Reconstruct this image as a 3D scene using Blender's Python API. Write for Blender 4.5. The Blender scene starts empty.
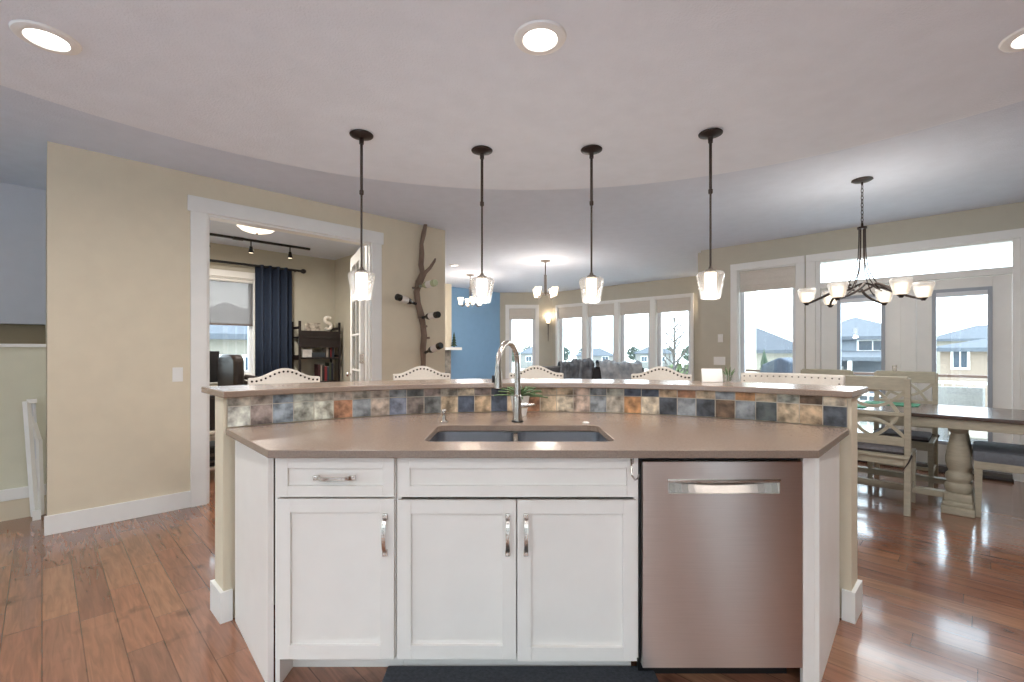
import bpy, bmesh, math, random
from mathutils import Vector, Matrix
random.seed(7)
SC = bpy.context.scene
COL = SC.collection
PI = math.pi
R2 = math.sqrt(2.0)

# ------------------------------------------------------------ camera, sky, exposure
F_PX, CAM_H = 470.0, 1.28
cam_d = bpy.data.cameras.new('camera')
cam = bpy.data.objects.new('camera', cam_d)
COL.objects.link(cam)
cam.location = (0, 0, CAM_H)
cam.rotation_euler = (PI/2, 0, 0)
cam_d.sensor_width = 36.0
cam_d.lens = 36.0*F_PX/1024.0
cam_d.shift_y = 10.0/1024.0
cam_d.clip_start = 0.05
cam_d.clip_end = 600
SC.camera = cam

world = bpy.data.worlds.new('sky')
SC.world = world
world.use_nodes = True
wn, wl = world.node_tree.nodes, world.node_tree.links
wn.clear()
w_out = wn.new('ShaderNodeOutputWorld')
w_bg = wn.new('ShaderNodeBackground')
w_tc = wn.new('ShaderNodeTexCoord')
w_map = wn.new('ShaderNodeMapping'); w_map.inputs['Scale'].default_value = (1, 1, 3)
w_no = wn.new('ShaderNodeTexNoise'); w_no.inputs['Scale'].default_value = 2.2; w_no.inputs['Detail'].default_value = 4
w_cr = wn.new('ShaderNodeValToRGB')
w_cr.color_ramp.elements[0].position = 0.3; w_cr.color_ramp.elements[0].color = (0.74, 0.89, 1.0, 1)
w_cr.color_ramp.elements[1].position = 0.65; w_cr.color_ramp.elements[1].color = (0.84, 0.95, 1.0, 1)
wl.new(w_tc.outputs['Generated'], w_map.inputs['Vector'])
wl.new(w_map.outputs['Vector'], w_no.inputs['Vector'])
wl.new(w_no.outputs['Fac'], w_cr.inputs['Fac'])
wl.new(w_cr.outputs['Color'], w_bg.inputs['Color'])
wl.new(w_bg.outputs['Background'], w_out.inputs['Surface'])
w_bg.inputs['Strength'].default_value = 5.0

vs = SC.view_settings
vs.view_transform = 'Standard'
vs.look = 'None'
vs.gamma = 1.0
vs.use_curve_mapping = False
vs.exposure = 0.48

CAN_W = 14.0          # each recessed ceiling lamp
REAR_W = 60.0         # daylight of the added, unseen kitchen window

def area(name, loc, rot, sx, sy, power, color=(1, 1, 1), portal=False, shape='RECTANGLE'):
    d = bpy.data.lights.new(name, 'AREA')
    d.shape = shape
    d.size = sx
    if shape in ('RECTANGLE', 'ELLIPSE'): d.size_y = sy
    d.energy = power
    d.color = color
    if portal: d.cycles.is_portal = True
    o = bpy.data.objects.new(name, d)
    COL.objects.link(o)
    o.location = loc
    o.rotation_euler = rot
    return o

# ------------------------------------------------------------ frames
def FR(a, b):   # a runs along the dining wall (towards the viewer), b away from the camera
    return ((a+b)/R2, (b-a)/R2)
def FL(a, b):   # a runs along the study wall (away from the viewer), b towards the back left
    return ((a-b)/R2, (a+b)/R2)
ROT_R, ROT_L = -PI/4, PI/4
MR = Matrix.Rotation(ROT_R, 4, 'Z')
ML = Matrix.Rotation(ROT_L, 4, 'Z')

# ------------------------------------------------------------ materials
def lin(c):
    r = []
    for v in c:
        v = v/255.0
        r.append(v/12.92 if v <= 0.04045 else ((v+0.055)/1.055)**2.4)
    return (r[0], r[1], r[2], 1.0)
MATS = {}
def mat(name, rgb, rough=0.5, metal=0.0, var=0.0, vscale=8.0, bump=0.0, bscale=60.0, emit=None, estr=0.0, coat=0.0, stretch=None, rgb2=None, spec=None, transmission=0.0, sheen=0.0):
    if name in MATS: return MATS[name]
    m = bpy.data.materials.new(name)
    m.use_nodes = True
    nt = m.node_tree
    b = nt.nodes['Principled BSDF']
    b.inputs['Roughness'].default_value = rough
    b.inputs['Metallic'].default_value = metal
    b.inputs['Coat Weight'].default_value = coat
    if spec is not None: b.inputs['Specular IOR Level'].default_value = spec
    if transmission: b.inputs['Transmission Weight'].default_value = transmission
    if sheen: b.inputs['Sheen Weight'].default_value = sheen
    c = lin(rgb)
    tc = nt.nodes.new('ShaderNodeTexCoord')
    mp = nt.nodes.new('ShaderNodeMapping')
    nt.links.new(tc.outputs['Object'], mp.inputs['Vector'])
    if stretch: mp.inputs['Scale'].default_value = stretch
    no = nt.nodes.new('ShaderNodeTexNoise')
    no.inputs['Scale'].default_value = vscale
    no.inputs['Detail'].default_value = 5
    nt.links.new(mp.outputs['Vector'], no.inputs['Vector'])
    cr = nt.nodes.new('ShaderNodeValToRGB')
    v = max(var, 0.015)
    if rgb2 is None:
        c1 = tuple(max(0, x*(1-v)) for x in c[:3])+(1,)
        c2 = tuple(min(1, x*(1+v)) for x in c[:3])+(1,)
    else:
        c1, c2 = c, lin(rgb2)
    cr.color_ramp.elements[0].position = 0.32; cr.color_ramp.elements[0].color = c1
    cr.color_ramp.elements[1].position = 0.68; cr.color_ramp.elements[1].color = c2
    nt.links.new(no.outputs['Fac'], cr.inputs['Fac'])
    nt.links.new(cr.outputs['Color'], b.inputs['Base Color'])
    if bump > 0:
        n2 = nt.nodes.new('ShaderNodeTexNoise'); n2.inputs['Scale'].default_value = bscale; n2.inputs['Detail'].default_value = 4
        nt.links.new(mp.outputs['Vector'], n2.inputs['Vector'])
        bp = nt.nodes.new('ShaderNodeBump'); bp.inputs['Strength'].default_value = bump; bp.inputs['Distance'].default_value = 0.01
        nt.links.new(n2.outputs['Fac'], bp.inputs['Height'])
        nt.links.new(bp.outputs['Normal'], b.inputs['Normal'])
    if emit:
        b.inputs['Emission Color'].default_value = lin(emit)
        b.inputs['Emission Strength'].default_value = estr
    MATS[name] = m
    return m
def glass_mat(name, tint=(1, 1, 1), gloss=0.08, rough=0.0, milk=0.0):
    if name in MATS: return MATS[name]
    m = bpy.data.materials.new(name); m.use_nodes = True
    nt = m.node_tree; nt.nodes.clear()
    out = nt.nodes.new('ShaderNodeOutputMaterial')
    tr = nt.nodes.new('ShaderNodeBsdfTransparent'); tr.inputs['Color'].default_value = tint+(1,)
    gl = nt.nodes.new('ShaderNodeBsdfGlossy'); gl.inputs['Roughness'].default_value = rough
    lw = nt.nodes.new('ShaderNodeLayerWeight'); lw.inputs['Blend'].default_value = 0.35
    ma = nt.nodes.new('ShaderNodeMath'); ma.operation = 'MULTIPLY_ADD'; ma.inputs[1].default_value = 0.55; ma.inputs[2].default_value = gloss
    mx = nt.nodes.new('ShaderNodeMixShader')
    nt.links.new(lw.outputs['Fresnel'], ma.inputs[0])
    nt.links.new(ma.outputs[0], mx.inputs['Fac'])
    nt.links.new(tr.outputs[0], mx.inputs[1]); nt.links.new(gl.outputs[0], mx.inputs[2])
    last = mx
    if milk > 0:
        df = nt.nodes.new('ShaderNodeBsdfTranslucent'); df.inputs['Color'].default_value = (0.9, 0.9, 0.9, 1)
        d2 = nt.nodes.new('ShaderNodeBsdfDiffuse'); d2.inputs['Color'].default_value = (0.9, 0.9, 0.9, 1)
        m1 = nt.nodes.new('ShaderNodeMixShader'); nt.links.new(df.outputs[0], m1.inputs[1]); nt.links.new(d2.outputs[0], m1.inputs[2])
        m2 = nt.nodes.new('ShaderNodeMixShader'); m2.inputs['Fac'].default_value = milk
        nt.links.new(mx.outputs[0], m2.inputs[1]); nt.links.new(m1.outputs[0], m2.inputs[2]); last = m2
    nt.links.new(last.outputs[0], out.inputs['Surface'])
    MATS[name] = m
    return m
def plank_mat(name, along_deg, rowh, length, cols, rough, gap=0.0022, coat=0.0):
    """boards laid edge to edge: per-board colour, grain, dark joints"""
    m = bpy.data.materials.new(name); m.use_nodes = True
    nt = m.node_tree; N = nt.nodes.new; L = nt.links.new
    b = nt.nodes['Principled BSDF']
    tc = N('ShaderNodeTexCoord'); mp = N('ShaderNodeMapping'); mp.inputs['Rotation'].default_value = (0, 0, math.radians(-along_deg))
    L(tc.outputs['Object'], mp.inputs['Vector'])
    sx = N('ShaderNodeSeparateXYZ'); L(mp.outputs['Vector'], sx.inputs[0])
    def M(op, a, bb=None, c=None):
        n = N('ShaderNodeMath'); n.operation = op
        for i, v in enumerate((a, bb, c)):
            if v is None: continue
            if isinstance(v, (int, float)): n.inputs[i].default_value = v
            else: L(v, n.inputs[i])
        return n.outputs[0]
    ry = M('DIVIDE', sx.outputs['Y'], rowh)
    row = M('FLOOR', ry)
    fy = M('FRACT', ry)
    wn1 = N('ShaderNodeTexWhiteNoise'); wn1.noise_dimensions = '1D'; L(row, wn1.inputs['W'])
    off = M('MULTIPLY', wn1.outputs['Value'], 7.3)
    rx = M('ADD', M('DIVIDE', sx.outputs['X'], length), off)
    ci = M('FLOOR', rx)
    fx = M('FRACT', rx)
    cb = N('ShaderNodeCombineXYZ'); L(row, cb.inputs[0]); L(ci, cb.inputs[1])
    wn2 = N('ShaderNodeTexWhiteNoise'); wn2.noise_dimensions = '2D'; L(cb.outputs[0], wn2.inputs['Vector'])
    cr = N('ShaderNodeValToRGB')
    els = cr.color_ramp.elements
    for i, c in enumerate(cols):
        p = i/(len(cols)-1)
        e = els[i] if i < 2 else els.new(p)
        e.position = p; e.color = lin(c)
    L(wn2.outputs['Value'], cr.inputs['Fac'])
    # grain
    mg = N('ShaderNodeMapping'); mg.inputs['Scale'].default_value = (1.3, 14, 1); L(mp.outputs['Vector'], mg.inputs['Vector'])
    ad = N('ShaderNodeVectorMath'); ad.operation = 'ADD'; L(mg.outputs['Vector'], ad.inputs[0]); L(wn2.outputs['Color'], ad.inputs[1])
    gn = N('ShaderNodeTexNoise'); gn.inputs['Scale'].default_value = 3.0; gn.inputs['Detail'].default_value = 7; gn.inputs['Distortion'].default_value = 1.1
    L(ad.outputs[0], gn.inputs['Vector'])
    kn = N('ShaderNodeTexNoise'); kn.inputs['Scale'].default_value = 5.0; kn.inputs['Detail'].default_value = 3; L(mp.outputs['Vector'], kn.inputs['Vector'])
    kr = N('ShaderNodeMapRange'); kr.inputs['From Min'].default_value = 0.62; kr.inputs['From Max'].default_value = 0.75; kr.inputs['To Min'].default_value = 1.0; kr.inputs['To Max'].default_value = 0.55
    L(kn.outputs['Fac'], kr.inputs['Value'])
    gr = N('ShaderNodeMapRange'); gr.inputs['From Min'].default_value = 0.3; gr.inputs['From Max'].default_value = 0.7; gr.inputs['To Min'].default_value = 0.74; gr.inputs['To Max'].default_value = 1.18
    L(gn.outputs['Fac'], gr.inputs['Value'])
    v = M('MULTIPLY', gr.outputs[0], kr.outputs[0])
    gy = M('MULTIPLY', M('GREATER_THAN', fy, gap/rowh), M('GREATER_THAN', M('SUBTRACT', 1.0, fy), gap/rowh))
    gx = M('GREATER_THAN', fx, gap*1.3/length)
    g = M('MULTIPLY', gy, gx)
    g2 = M('MULTIPLY_ADD', g, 0.5, 0.5)
    v2 = M('MULTIPLY', v, g2)
    mul = N('ShaderNodeVectorMath'); mul.operation = 'SCALE'; L(cr.outputs['Color'], mul.inputs[0]); L(v2, mul.inputs['Scale'])
    L(mul.outputs[0], b.inputs['Base Color'])
    rr = N('ShaderNodeMapRange'); rr.inputs['To Min'].default_value = rough-0.05; rr.inputs['To Max'].default_value = rough+0.1
    L(gn.outputs['Fac'], rr.inputs['Value']); L(rr.outputs[0], b.inputs['Roughness'])
    bp = N('ShaderNodeBump'); bp.inputs['Strength'].default_value = 0.18; bp.inputs['Distance'].default_value = 0.004
    hh = M('ADD', M('MULTIPLY', gn.outputs['Fac'], 0.5), g)
    L(hh, bp.inputs['Height']); L(bp.outputs['Normal'], b.inputs['Normal'])
    b.inputs['Coat Weight'].default_value = coat
    b.inputs['Coat Roughness'].default_value = 0.09
    MATS[name] = m
    return m

# ------------------------------------------------------------ mesh builder
class MB:
    def __init__(self, M=None):
        self.bm = bmesh.new(); self.M = M or Matrix.Identity(4); self.slot = 0
    def _v(self, p): return self.bm.verts.new(self.M @ Vector(p))
    def face(self, vs):
        try:
            f = self.bm.faces.new(vs); f.material_index = self.slot; return f
        except ValueError: return None
    def box(self, x0, x1, y0, y1, z0, z1, bev=0.0, T=None):
        if x0 > x1: x0, x1 = x1, x0
        if y0 > y1: y0, y1 = y1, y0
        if z0 > z1: z0, z1 = z1, z0
        tb = bmesh.new()
        vs = [tb.verts.new(p) for p in ((x0,y0,z0),(x1,y0,z0),(x1,y1,z0),(x0,y1,z0),(x0,y0,z1),(x1,y0,z1),(x1,y1,z1),(x0,y1,z1))]
        for q in ((0,3,2,1),(4,5,6,7),(0,1,5,4),(1,2,6,5),(2,3,7,6),(3,0,4,7)): tb.faces.new([vs[i] for i in q])
        if bev > 0:
            bev = min(bev, 0.45*min(x1-x0, y1-y0, z1-z0))
            bmesh.ops.bevel(tb, geom=list(tb.edges), offset=bev, segments=2, affect='EDGES', profile=0.6)
        self.merge(tb, T); return self
    def merge(self, tb, T=None):
        T = self.M @ (T or Matrix.Identity(4))
        mp = {}
        for v in tb.verts: mp[v] = self.bm.verts.new(T @ v.co)
        for f in tb.faces: self.face([mp[v] for v in f.verts])
        tb.free()
    def prism(self, pts, z0, z1, T=None):
        """outline in xy extruded z0..z1"""
        tb = bmesh.new()
        lo = [tb.verts.new((x, y, z0)) for x, y in pts]; hi = [tb.verts.new((x, y, z1)) for x, y in pts]
        n = len(pts)
        area2 = sum(pts[i][0]*pts[(i+1) % n][1]-pts[(i+1) % n][0]*pts[i][1] for i in range(n))
        if area2 < 0: lo.reverse(); hi.reverse()
        tb.faces.new(list(reversed(lo))); tb.faces.new(hi)
        for i in range(n): tb.faces.new([lo[i], lo[(i+1) % n], hi[(i+1) % n], hi[i]])
        self.merge(tb, T); return self
    def lathe(self, prof, n=24, T=None, cap=True, a0=0.0, closed=False):
        """profile [(r,z)] about z"""
        tb = bmesh.new(); rings = []
        for r, z in prof:
            if r < 1e-5: rings.append([tb.verts.new((0, 0, z))])
            else: rings.append([tb.verts.new((r*math.cos(a0+2*PI*i/n), r*math.sin(a0+2*PI*i/n), z)) for i in range(n)])
        for k in range(len(rings)-1):
            A, B = rings[k], rings[k+1]
            for i in range(n):
                j = (i+1) % n
                if len(A) == 1 and len(B) == 1: continue
                if len(A) == 1: tb.faces.new([A[0], B[j], B[i]])
                elif len(B) == 1: tb.faces.new([A[i], A[j], B[0]])
                else: tb.faces.new([A[i], A[j], B[j], B[i]])
        if cap:
            if len(rings[0]) > 1: tb.faces.new(list(reversed(rings[0])))
            if len(rings[-1]) > 1: tb.faces.new(rings[-1])
        bmesh.ops.recalc_face_normals(tb, faces=list(tb.faces))
        self.merge(tb, T); return self
    def cyl(self, p, r, h, n=20, axis='Z', r2=None):
        T = Matrix.Translation(p)
        if axis == 'X': T = T @ Matrix.Rotation(PI/2, 4, 'Y')
        if axis == 'Y': T = T @ Matrix.Rotation(-PI/2, 4, 'X')
        return self.lathe([(r, 0), (r2 if r2 is not None else r, h)], n, T)
    def tube(self, pts, r, n=10, T=None, cap=True):
        """r may be a list"""
        pts = [Vector(p) for p in pts]
        rs = r if isinstance(r, (list, tuple)) else [r]*len(pts)
        tb = bmesh.new(); rings = []
        up = None
        for i, p in enumerate(pts):
            if i == 0: d = pts[1]-p
            elif i == len(pts)-1: d = p-pts[i-1]
            else: d = (pts[i+1]-p).normalized()+(p-pts[i-1]).normalized()
            d.normalize()
            if up is None:
                up = Vector((0, 0, 1)) if abs(d.z) < 0.9 else Vector((1, 0, 0))
                s = d.cross(up).normalized()
            else:
                s = (s - d*s.dot(d)).normalized()
            t = s.cross(d)
            rings.append([tb.verts.new(p+(s*math.cos(2*PI*k/n)+t*math.sin(2*PI*k/n))*rs[i]) for k in range(n)])
        for a, b in zip(rings, rings[1:]):
            for k in range(n): tb.faces.new([a[k], a[(k+1) % n], b[(k+1) % n], b[k]])
        if cap: tb.faces.new(rings[0]); tb.faces.new(rings[-1])
        bmesh.ops.recalc_face_normals(tb, faces=list(tb.faces))
        self.merge(tb, T); return self
    def bar(self, p0, p1, w, h, T=None):
        """rectangular bar; w horizontal, h the other"""
        p0, p1 = Vector(p0), Vector(p1); d = (p1-p0); L = d.length; d.normalize()
        up = Vector((0, 0, 1)) if abs(d.z) < 0.95 else Vector((0, 1, 0))
        s = d.cross(up).normalized(); t = s.cross(d)
        tb = bmesh.new(); vs = []
        for q in (p0, p1):
            for a, b in ((-1, -1), (1, -1), (1, 1), (-1, 1)): vs.append(tb.verts.new(q+s*a*w/2+t*b*h/2))
        for q in ((0,1,2,3),(7,6,5,4),(0,4,5,1),(1,5,6,2),(2,6,7,3),(3,7,4,0)): tb.faces.new([vs[i] for i in q])
        bmesh.ops.recalc_face_normals(tb, faces=list(tb.faces))
        self.merge(tb, T); return self
    def sphere(self, c, r, sx=1, sy=1, sz=1, n=14, T=None):
        prof = [(max(0, r*math.sin(PI*k/n)) if 0 < k < n else 0, -r*math.cos(PI*k/n)) for k in range(n+1)]
        TT = (T or Matrix.Identity(4)) @ Matrix.Translation(c) @ Matrix.Diagonal((sx, sy, sz, 1))
        return self.lathe(prof, max(12, n), TT, cap=False)
    def arc_block(self, cx, cy, r0, r1, a0, a1, z0, z1, n=48):
        """ring sector; angles from +Y, clockwise positive"""
        P = lambda r, a: (cx+r*math.sin(a), cy+r*math.cos(a))
        pts = [P(r0, a0+(a1-a0)*i/n) for i in range(n+1)]+[P(r1, a1+(a0-a1)*i/n) for i in range(n+1)]
        tb = bmesh.new()
        k = n+1
        lo = [tb.verts.new((x, y, z0)) for x, y in pts]; hi = [tb.verts.new((x, y, z1)) for x, y in pts]
        for i in range(n):
            a, b, c, d = i, i+1, 2*k-2-i, 2*k-1-i
            tb.faces.new([lo[a], lo[b], lo[c], lo[d]]); tb.faces.new([hi[d], hi[c], hi[b], hi[a]])
            tb.faces.new([lo[a], hi[a], hi[b], lo[b]]); tb.faces.new([lo[c], hi[c], hi[d], lo[d]])
        tb.faces.new([lo[0], lo[2*k-1], hi[2*k-1], hi[0]]); tb.faces.new([lo[n], hi[n], hi[k], lo[k]])
        bmesh.ops.recalc_face_normals(tb, faces=list(tb.faces))
        self.merge(tb); return self
    def build(self, name, m, parent=None, smooth=False, loc=None, rotz=0.0, bevel=0.0, subsurf=0):
        me = bpy.data.meshes.new(name)
        self.bm.normal_update()
        self.bm.to_mesh(me); self.bm.free()
        ms = m if isinstance(m, (list, tuple)) else [m]
        for x in ms: me.materials.append(x)
        if smooth:
            me.polygons.foreach_set('use_smooth', [True]*len(me.polygons))
            try: me.set_sharp_from_angle(angle=math.radians(38))
            except Exception: pass
        o = bpy.data.objects.new(name, me); COL.objects.link(o)
        if parent is not None: o.parent = parent
        if loc is not None: o.location = loc
        o.rotation_euler = (0, 0, rotz)
        if bevel > 0:
            md = o.modifiers.new('bevel', 'BEVEL'); md.width = bevel; md.segments = 2; md.limit_method = 'ANGLE'
        if subsurf:
            md = o.modifiers.new('sub', 'SUBSURF'); md.levels = subsurf; md.render_levels = subsurf
        return o
def thing(name, label, cat, loc=(0, 0, 0), rotz=0.0, group=None):
    o = bpy.data.objects.new(name, None); COL.objects.link(o)
    o.empty_display_size = 0.1
    o.location = loc; o.rotation_euler = (0, 0, rotz)
    return tag(o, label, cat, group)
def tag(o, label, cat, group=None, kind=None):
    if label: o['label'] = label
    if cat: o['category'] = cat
    if group: o['group'] = group
    if kind: o['kind'] = kind
    return o
def struct(o):
    o['kind'] = 'structure'; return o
def copy_tree(root, loc, rotz=0.0, label=None, group=None, parent=None):
    c = root.copy(); COL.objects.link(c)
    c.location = loc; c.rotation_euler = (0, 0, rotz)
    if label: c['label'] = label
    if group: c['group'] = group
    for ch in [o for o in root.children]:
        d = ch.copy(); COL.objects.link(d); d.parent = c
        for g in [o for o in ch.children]:
            e = g.copy(); COL.objects.link(e); e.parent = d
    return c
# ray helpers used once to lay the plan out
def on_floor_ray(px, Y): return ((px-512)/F_PX*Y, Y)

# ------------------------------------------------------------ material palette
m_wall = mat('wall_paint_tan', (223, 210, 186), 0.75, var=0.02, bump=0.05, bscale=220)
m_greige = mat('wall_paint_greige', (196, 190, 174), 0.75, var=0.02, bump=0.05, bscale=220)
m_blue = mat('wall_paint_blue', (134, 172, 206), 0.7, var=0.02)
m_sage = mat('wall_paint_sage', (216, 213, 192), 0.75, var=0.02)
m_stairgrey = mat('wall_paint_grey', (214, 214, 220), 0.8, var=0.02)
m_stairtan = mat('wall_paint_brown', (186, 170, 142), 0.8, var=0.02)
m_ceil = mat('ceiling_shaded_paint', (220, 227, 240), 0.85, var=0.02, bump=0.35, bscale=110)  # darker and bluer than the kitchen ceiling: daylight shade toned into the colour
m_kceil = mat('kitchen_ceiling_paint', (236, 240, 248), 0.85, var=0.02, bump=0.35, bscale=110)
m_trim = mat('white_trim_paint', (240, 238, 234), 0.4, var=0.01)
m_cab = mat('white_cabinet_paint', (244, 239, 233), 0.38, var=0.01)
m_cabin = mat('cabinet_inside_panel', (226, 216, 202), 0.5, var=0.02)
m_counter = mat('taupe_quartz', (146, 127, 113), 0.24, var=0.10, vscale=160, coat=0.12)
m_steel = mat('brushed_steel', (190, 184, 180), 0.3, 1.0, var=0.06, vscale=6, stretch=(1, 1, 60))
m_dwsteel = mat('dishwasher_steel', (212, 206, 202), 0.2, 1.0, var=0.03, vscale=5, stretch=(1, 1, 60))
_n = m_dwsteel.node_tree; _t = _n.nodes.new('ShaderNodeTangent'); _t.direction_type = 'RADIAL'; _t.axis = 'X'
_b = _n.nodes['Principled BSDF']; _n.links.new(_t.outputs[0], _b.inputs['Tangent']); _b.inputs['Anisotropic'].default_value = 0.9; _b.inputs['Roughness'].default_value = 0.3
m_sink = mat('sink_steel', (170, 172, 178), 0.32, 1.0, var=0.05, vscale=10, stretch=(1, 40, 1))
m_nickel = mat('brushed_nickel', (196, 188, 180), 0.26, 1.0, var=0.03)
m_black = mat('black_plastic', (18, 18, 20), 0.4, var=0.05)
m_bronze = mat('dark_bronze', (58, 48, 44), 0.45, 0.6, var=0.08)
m_greymetal = mat('grey_pewter_metal', (92, 84, 78), 0.4, 0.8, var=0.08)
m_floor = plank_mat('walnut_plank_floor', -45, 0.127, 0.74, [(134, 88, 68), (154, 106, 80), (142, 95, 74), (162, 115, 86), (136, 94, 75), (156, 106, 80)], 0.2, coat=0.6)
m_white_fab = mat('cream_linen', (228, 220, 210), 0.9, var=0.04, vscale=60, bump=0.15, bscale=300)
m_nail = mat('bronze_nailhead', (60, 48, 40), 0.35, 0.9)
m_legwood = mat('weathered_dark_wood', (84, 68, 56), 0.55, var=0.15, vscale=10, stretch=(8, 8, 1))
m_pane = glass_mat('window_glass', (0.97, 0.99, 1.0), 0.03)
m_shade = glass_mat('clear_lamp_glass', (0.99, 0.985, 0.98), 0.02, 0.12, milk=0.07)
m_shade2 = glass_mat('opal_lamp_glass', (0.99, 0.985, 0.98), 0.02, 0.12, milk=0.30)
m_bulb = mat('frosted_lit_glass', (255, 246, 232), 0.5, emit=(255, 232, 200), estr=1.6)
m_can = mat('lit_lamp_lens', (255, 250, 240), 0.5, emit=(255, 247, 235), estr=6.0)
m_mutedtrim = mat('window_frame_vinyl', (226, 228, 232), 0.4, var=0.01)
m_blind = mat('roman_shade_fabric', (218, 210, 200), 0.9, var=0.03, vscale=40, bump=0.1, bscale=200)
m_toe = mat('toe_board_pale', (232, 226, 218), 0.5)  # pale off-white toe board colour

# ============================================================ STRUCTURE
CEIL, KCEIL = 2.74, 2.56
ICX, ICY = 0.12, 0.737          # centre of the curved bar and of the lowered kitchen ceiling
BR, BL_, BB, BA, BBL = 9.6/R2, 6.5/R2, 12.75/R2, 11.75, 12.05/R2
def wall(name, m, M, a0, a1, b0, b1, openings=(), z0=0.0, z1=CEIL):
    w = MB(M); cur = a0
    for (o0, o1, oz0, oz1) in sorted(openings):
        if o0 > cur: w.box(cur, o0, b0, b1, z0, z1)
        if oz0 > z0: w.box(o0, o1, b0, b1, z0, oz0)
        if oz1 < z1: w.box(o0, o1, b0, b1, oz1, z1)
        cur = o1
    if cur < a1: w.box(cur, a1, b0, b1, z0, z1)
    return struct(w.build(name, m))
c1 = FR(-2.895, BB)
ROOM = [(-5.6, -3.2), (6.9, -3.2), (6.9, 2.7), FR(-2.895, BR), c1, (1.0, BA), (-0.30, BA), FL(3.5, BBL+0.06), FL(3.5, 7.46), FL(0.03, 7.46), (-5.6, 4.9)]
fl = MB(); fl.prism(ROOM, -0.12, 0.0); 
struct(fl.build('floor', m_floor))
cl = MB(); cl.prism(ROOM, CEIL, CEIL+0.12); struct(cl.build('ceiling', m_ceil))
# lowered round kitchen ceiling
pts = [(ICX-3.0, -3.19)]+[(ICX+3.0*math.cos(PI-PI*i/96), ICY+3.0*math.sin(PI-PI*i/96)) for i in range(97)]+[(ICX+3.0, -3.19)]
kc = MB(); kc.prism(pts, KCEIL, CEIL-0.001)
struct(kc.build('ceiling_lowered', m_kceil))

# dining wall
WIN1 = (-2.385, -1.666, 0.86, 2.39)
DOORU = (-1.46, 0.264, 0.0, 2.39)
wall('wall_right', m_greige, MR, -2.895, 4.1, BR, BR+0.14, [WIN1, DOORU])
wall('wall_dining_return', m_greige, MR, -3.0, -2.895, BR+0.14, BB)
# living room window wall
LWX = [-7.474+0.873*i for i in range(5)]
lop = [(LWX[i]+0.055, LWX[i+1]-0.055, 0.45, 2.36) for i in range(4)]
wall('wall_living_windows', m_greige, MR, -7.60, -2.895, BB, BB+0.14, lop)
SW = (-0.09, 0.60, 0.45, 2.36)
wall('wall_back', m_greige, Matrix.Identity(4), -0.30, 1.05, BA, BA+0.14, [SW])
wall('wall_living_side', m_greige, ML, 3.45, 3.55, 4.8, BBL)
wall('wall_blue', m_blue, ML, 3.45, (11.75-0.3)/R2, BBL, BBL+0.12)
# study wall
DOOR = (0.976, 2.475, 0.0, 2.43)
wall('wall_left', m_wall, ML, 0.026, 3.45, BL_, BL_+0.12, [DOOR])
wall('wall_study_side', m_greige, ML, 3.33, 3.45, BL_+0.12, 7.5)
SWIN = (0.55, 2.15, 0.95, 2.30)
wall('wall_study_back', m_greige, ML, 0.026, 3.33, 7.354, 7.49, [SWIN])
wall('wall_study_end', m_wall, ML, 0.026, 0.14, BL_+0.12, 7.354)
# stairwell side
st = MB(ML)
st.box(-4.6, 0.024, 5.218, 5.34, 0.0, 1.31)
sw_ = struct(st.build('wall_stair', m_sage))
t = MB(ML); t.box(-4.6, 0.024, 5.19, 5.36, 1.31, 1.335); struct(t.build('trim_1', m_trim))
t = MB(ML); t.box(-4.6, 0.024, 5.195, 5.218, 0.15, 0.235, 0.003); struct(t.build('baseboard_stair', m_trim))
t = MB(ML); t.box(-4.6, 0.024, 5.205, 5.218, 0.0, 0.15); struct(t.build('trim_2', m_wall))
t = MB(ML); t.box(-5.2, 0.024, 6.15, 6.27, 0.0, CEIL); struct(t.build('wall_stairwell', m_stairtan))
# stairs above: grey painted underside of the upper flight
t = MB(ML); t.box(-4.9, 0.024, 6.0, 6.15, 1.52, CEIL-0.001); struct(t.build('ceiling_stair_soffit', m_stairgrey))
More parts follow.
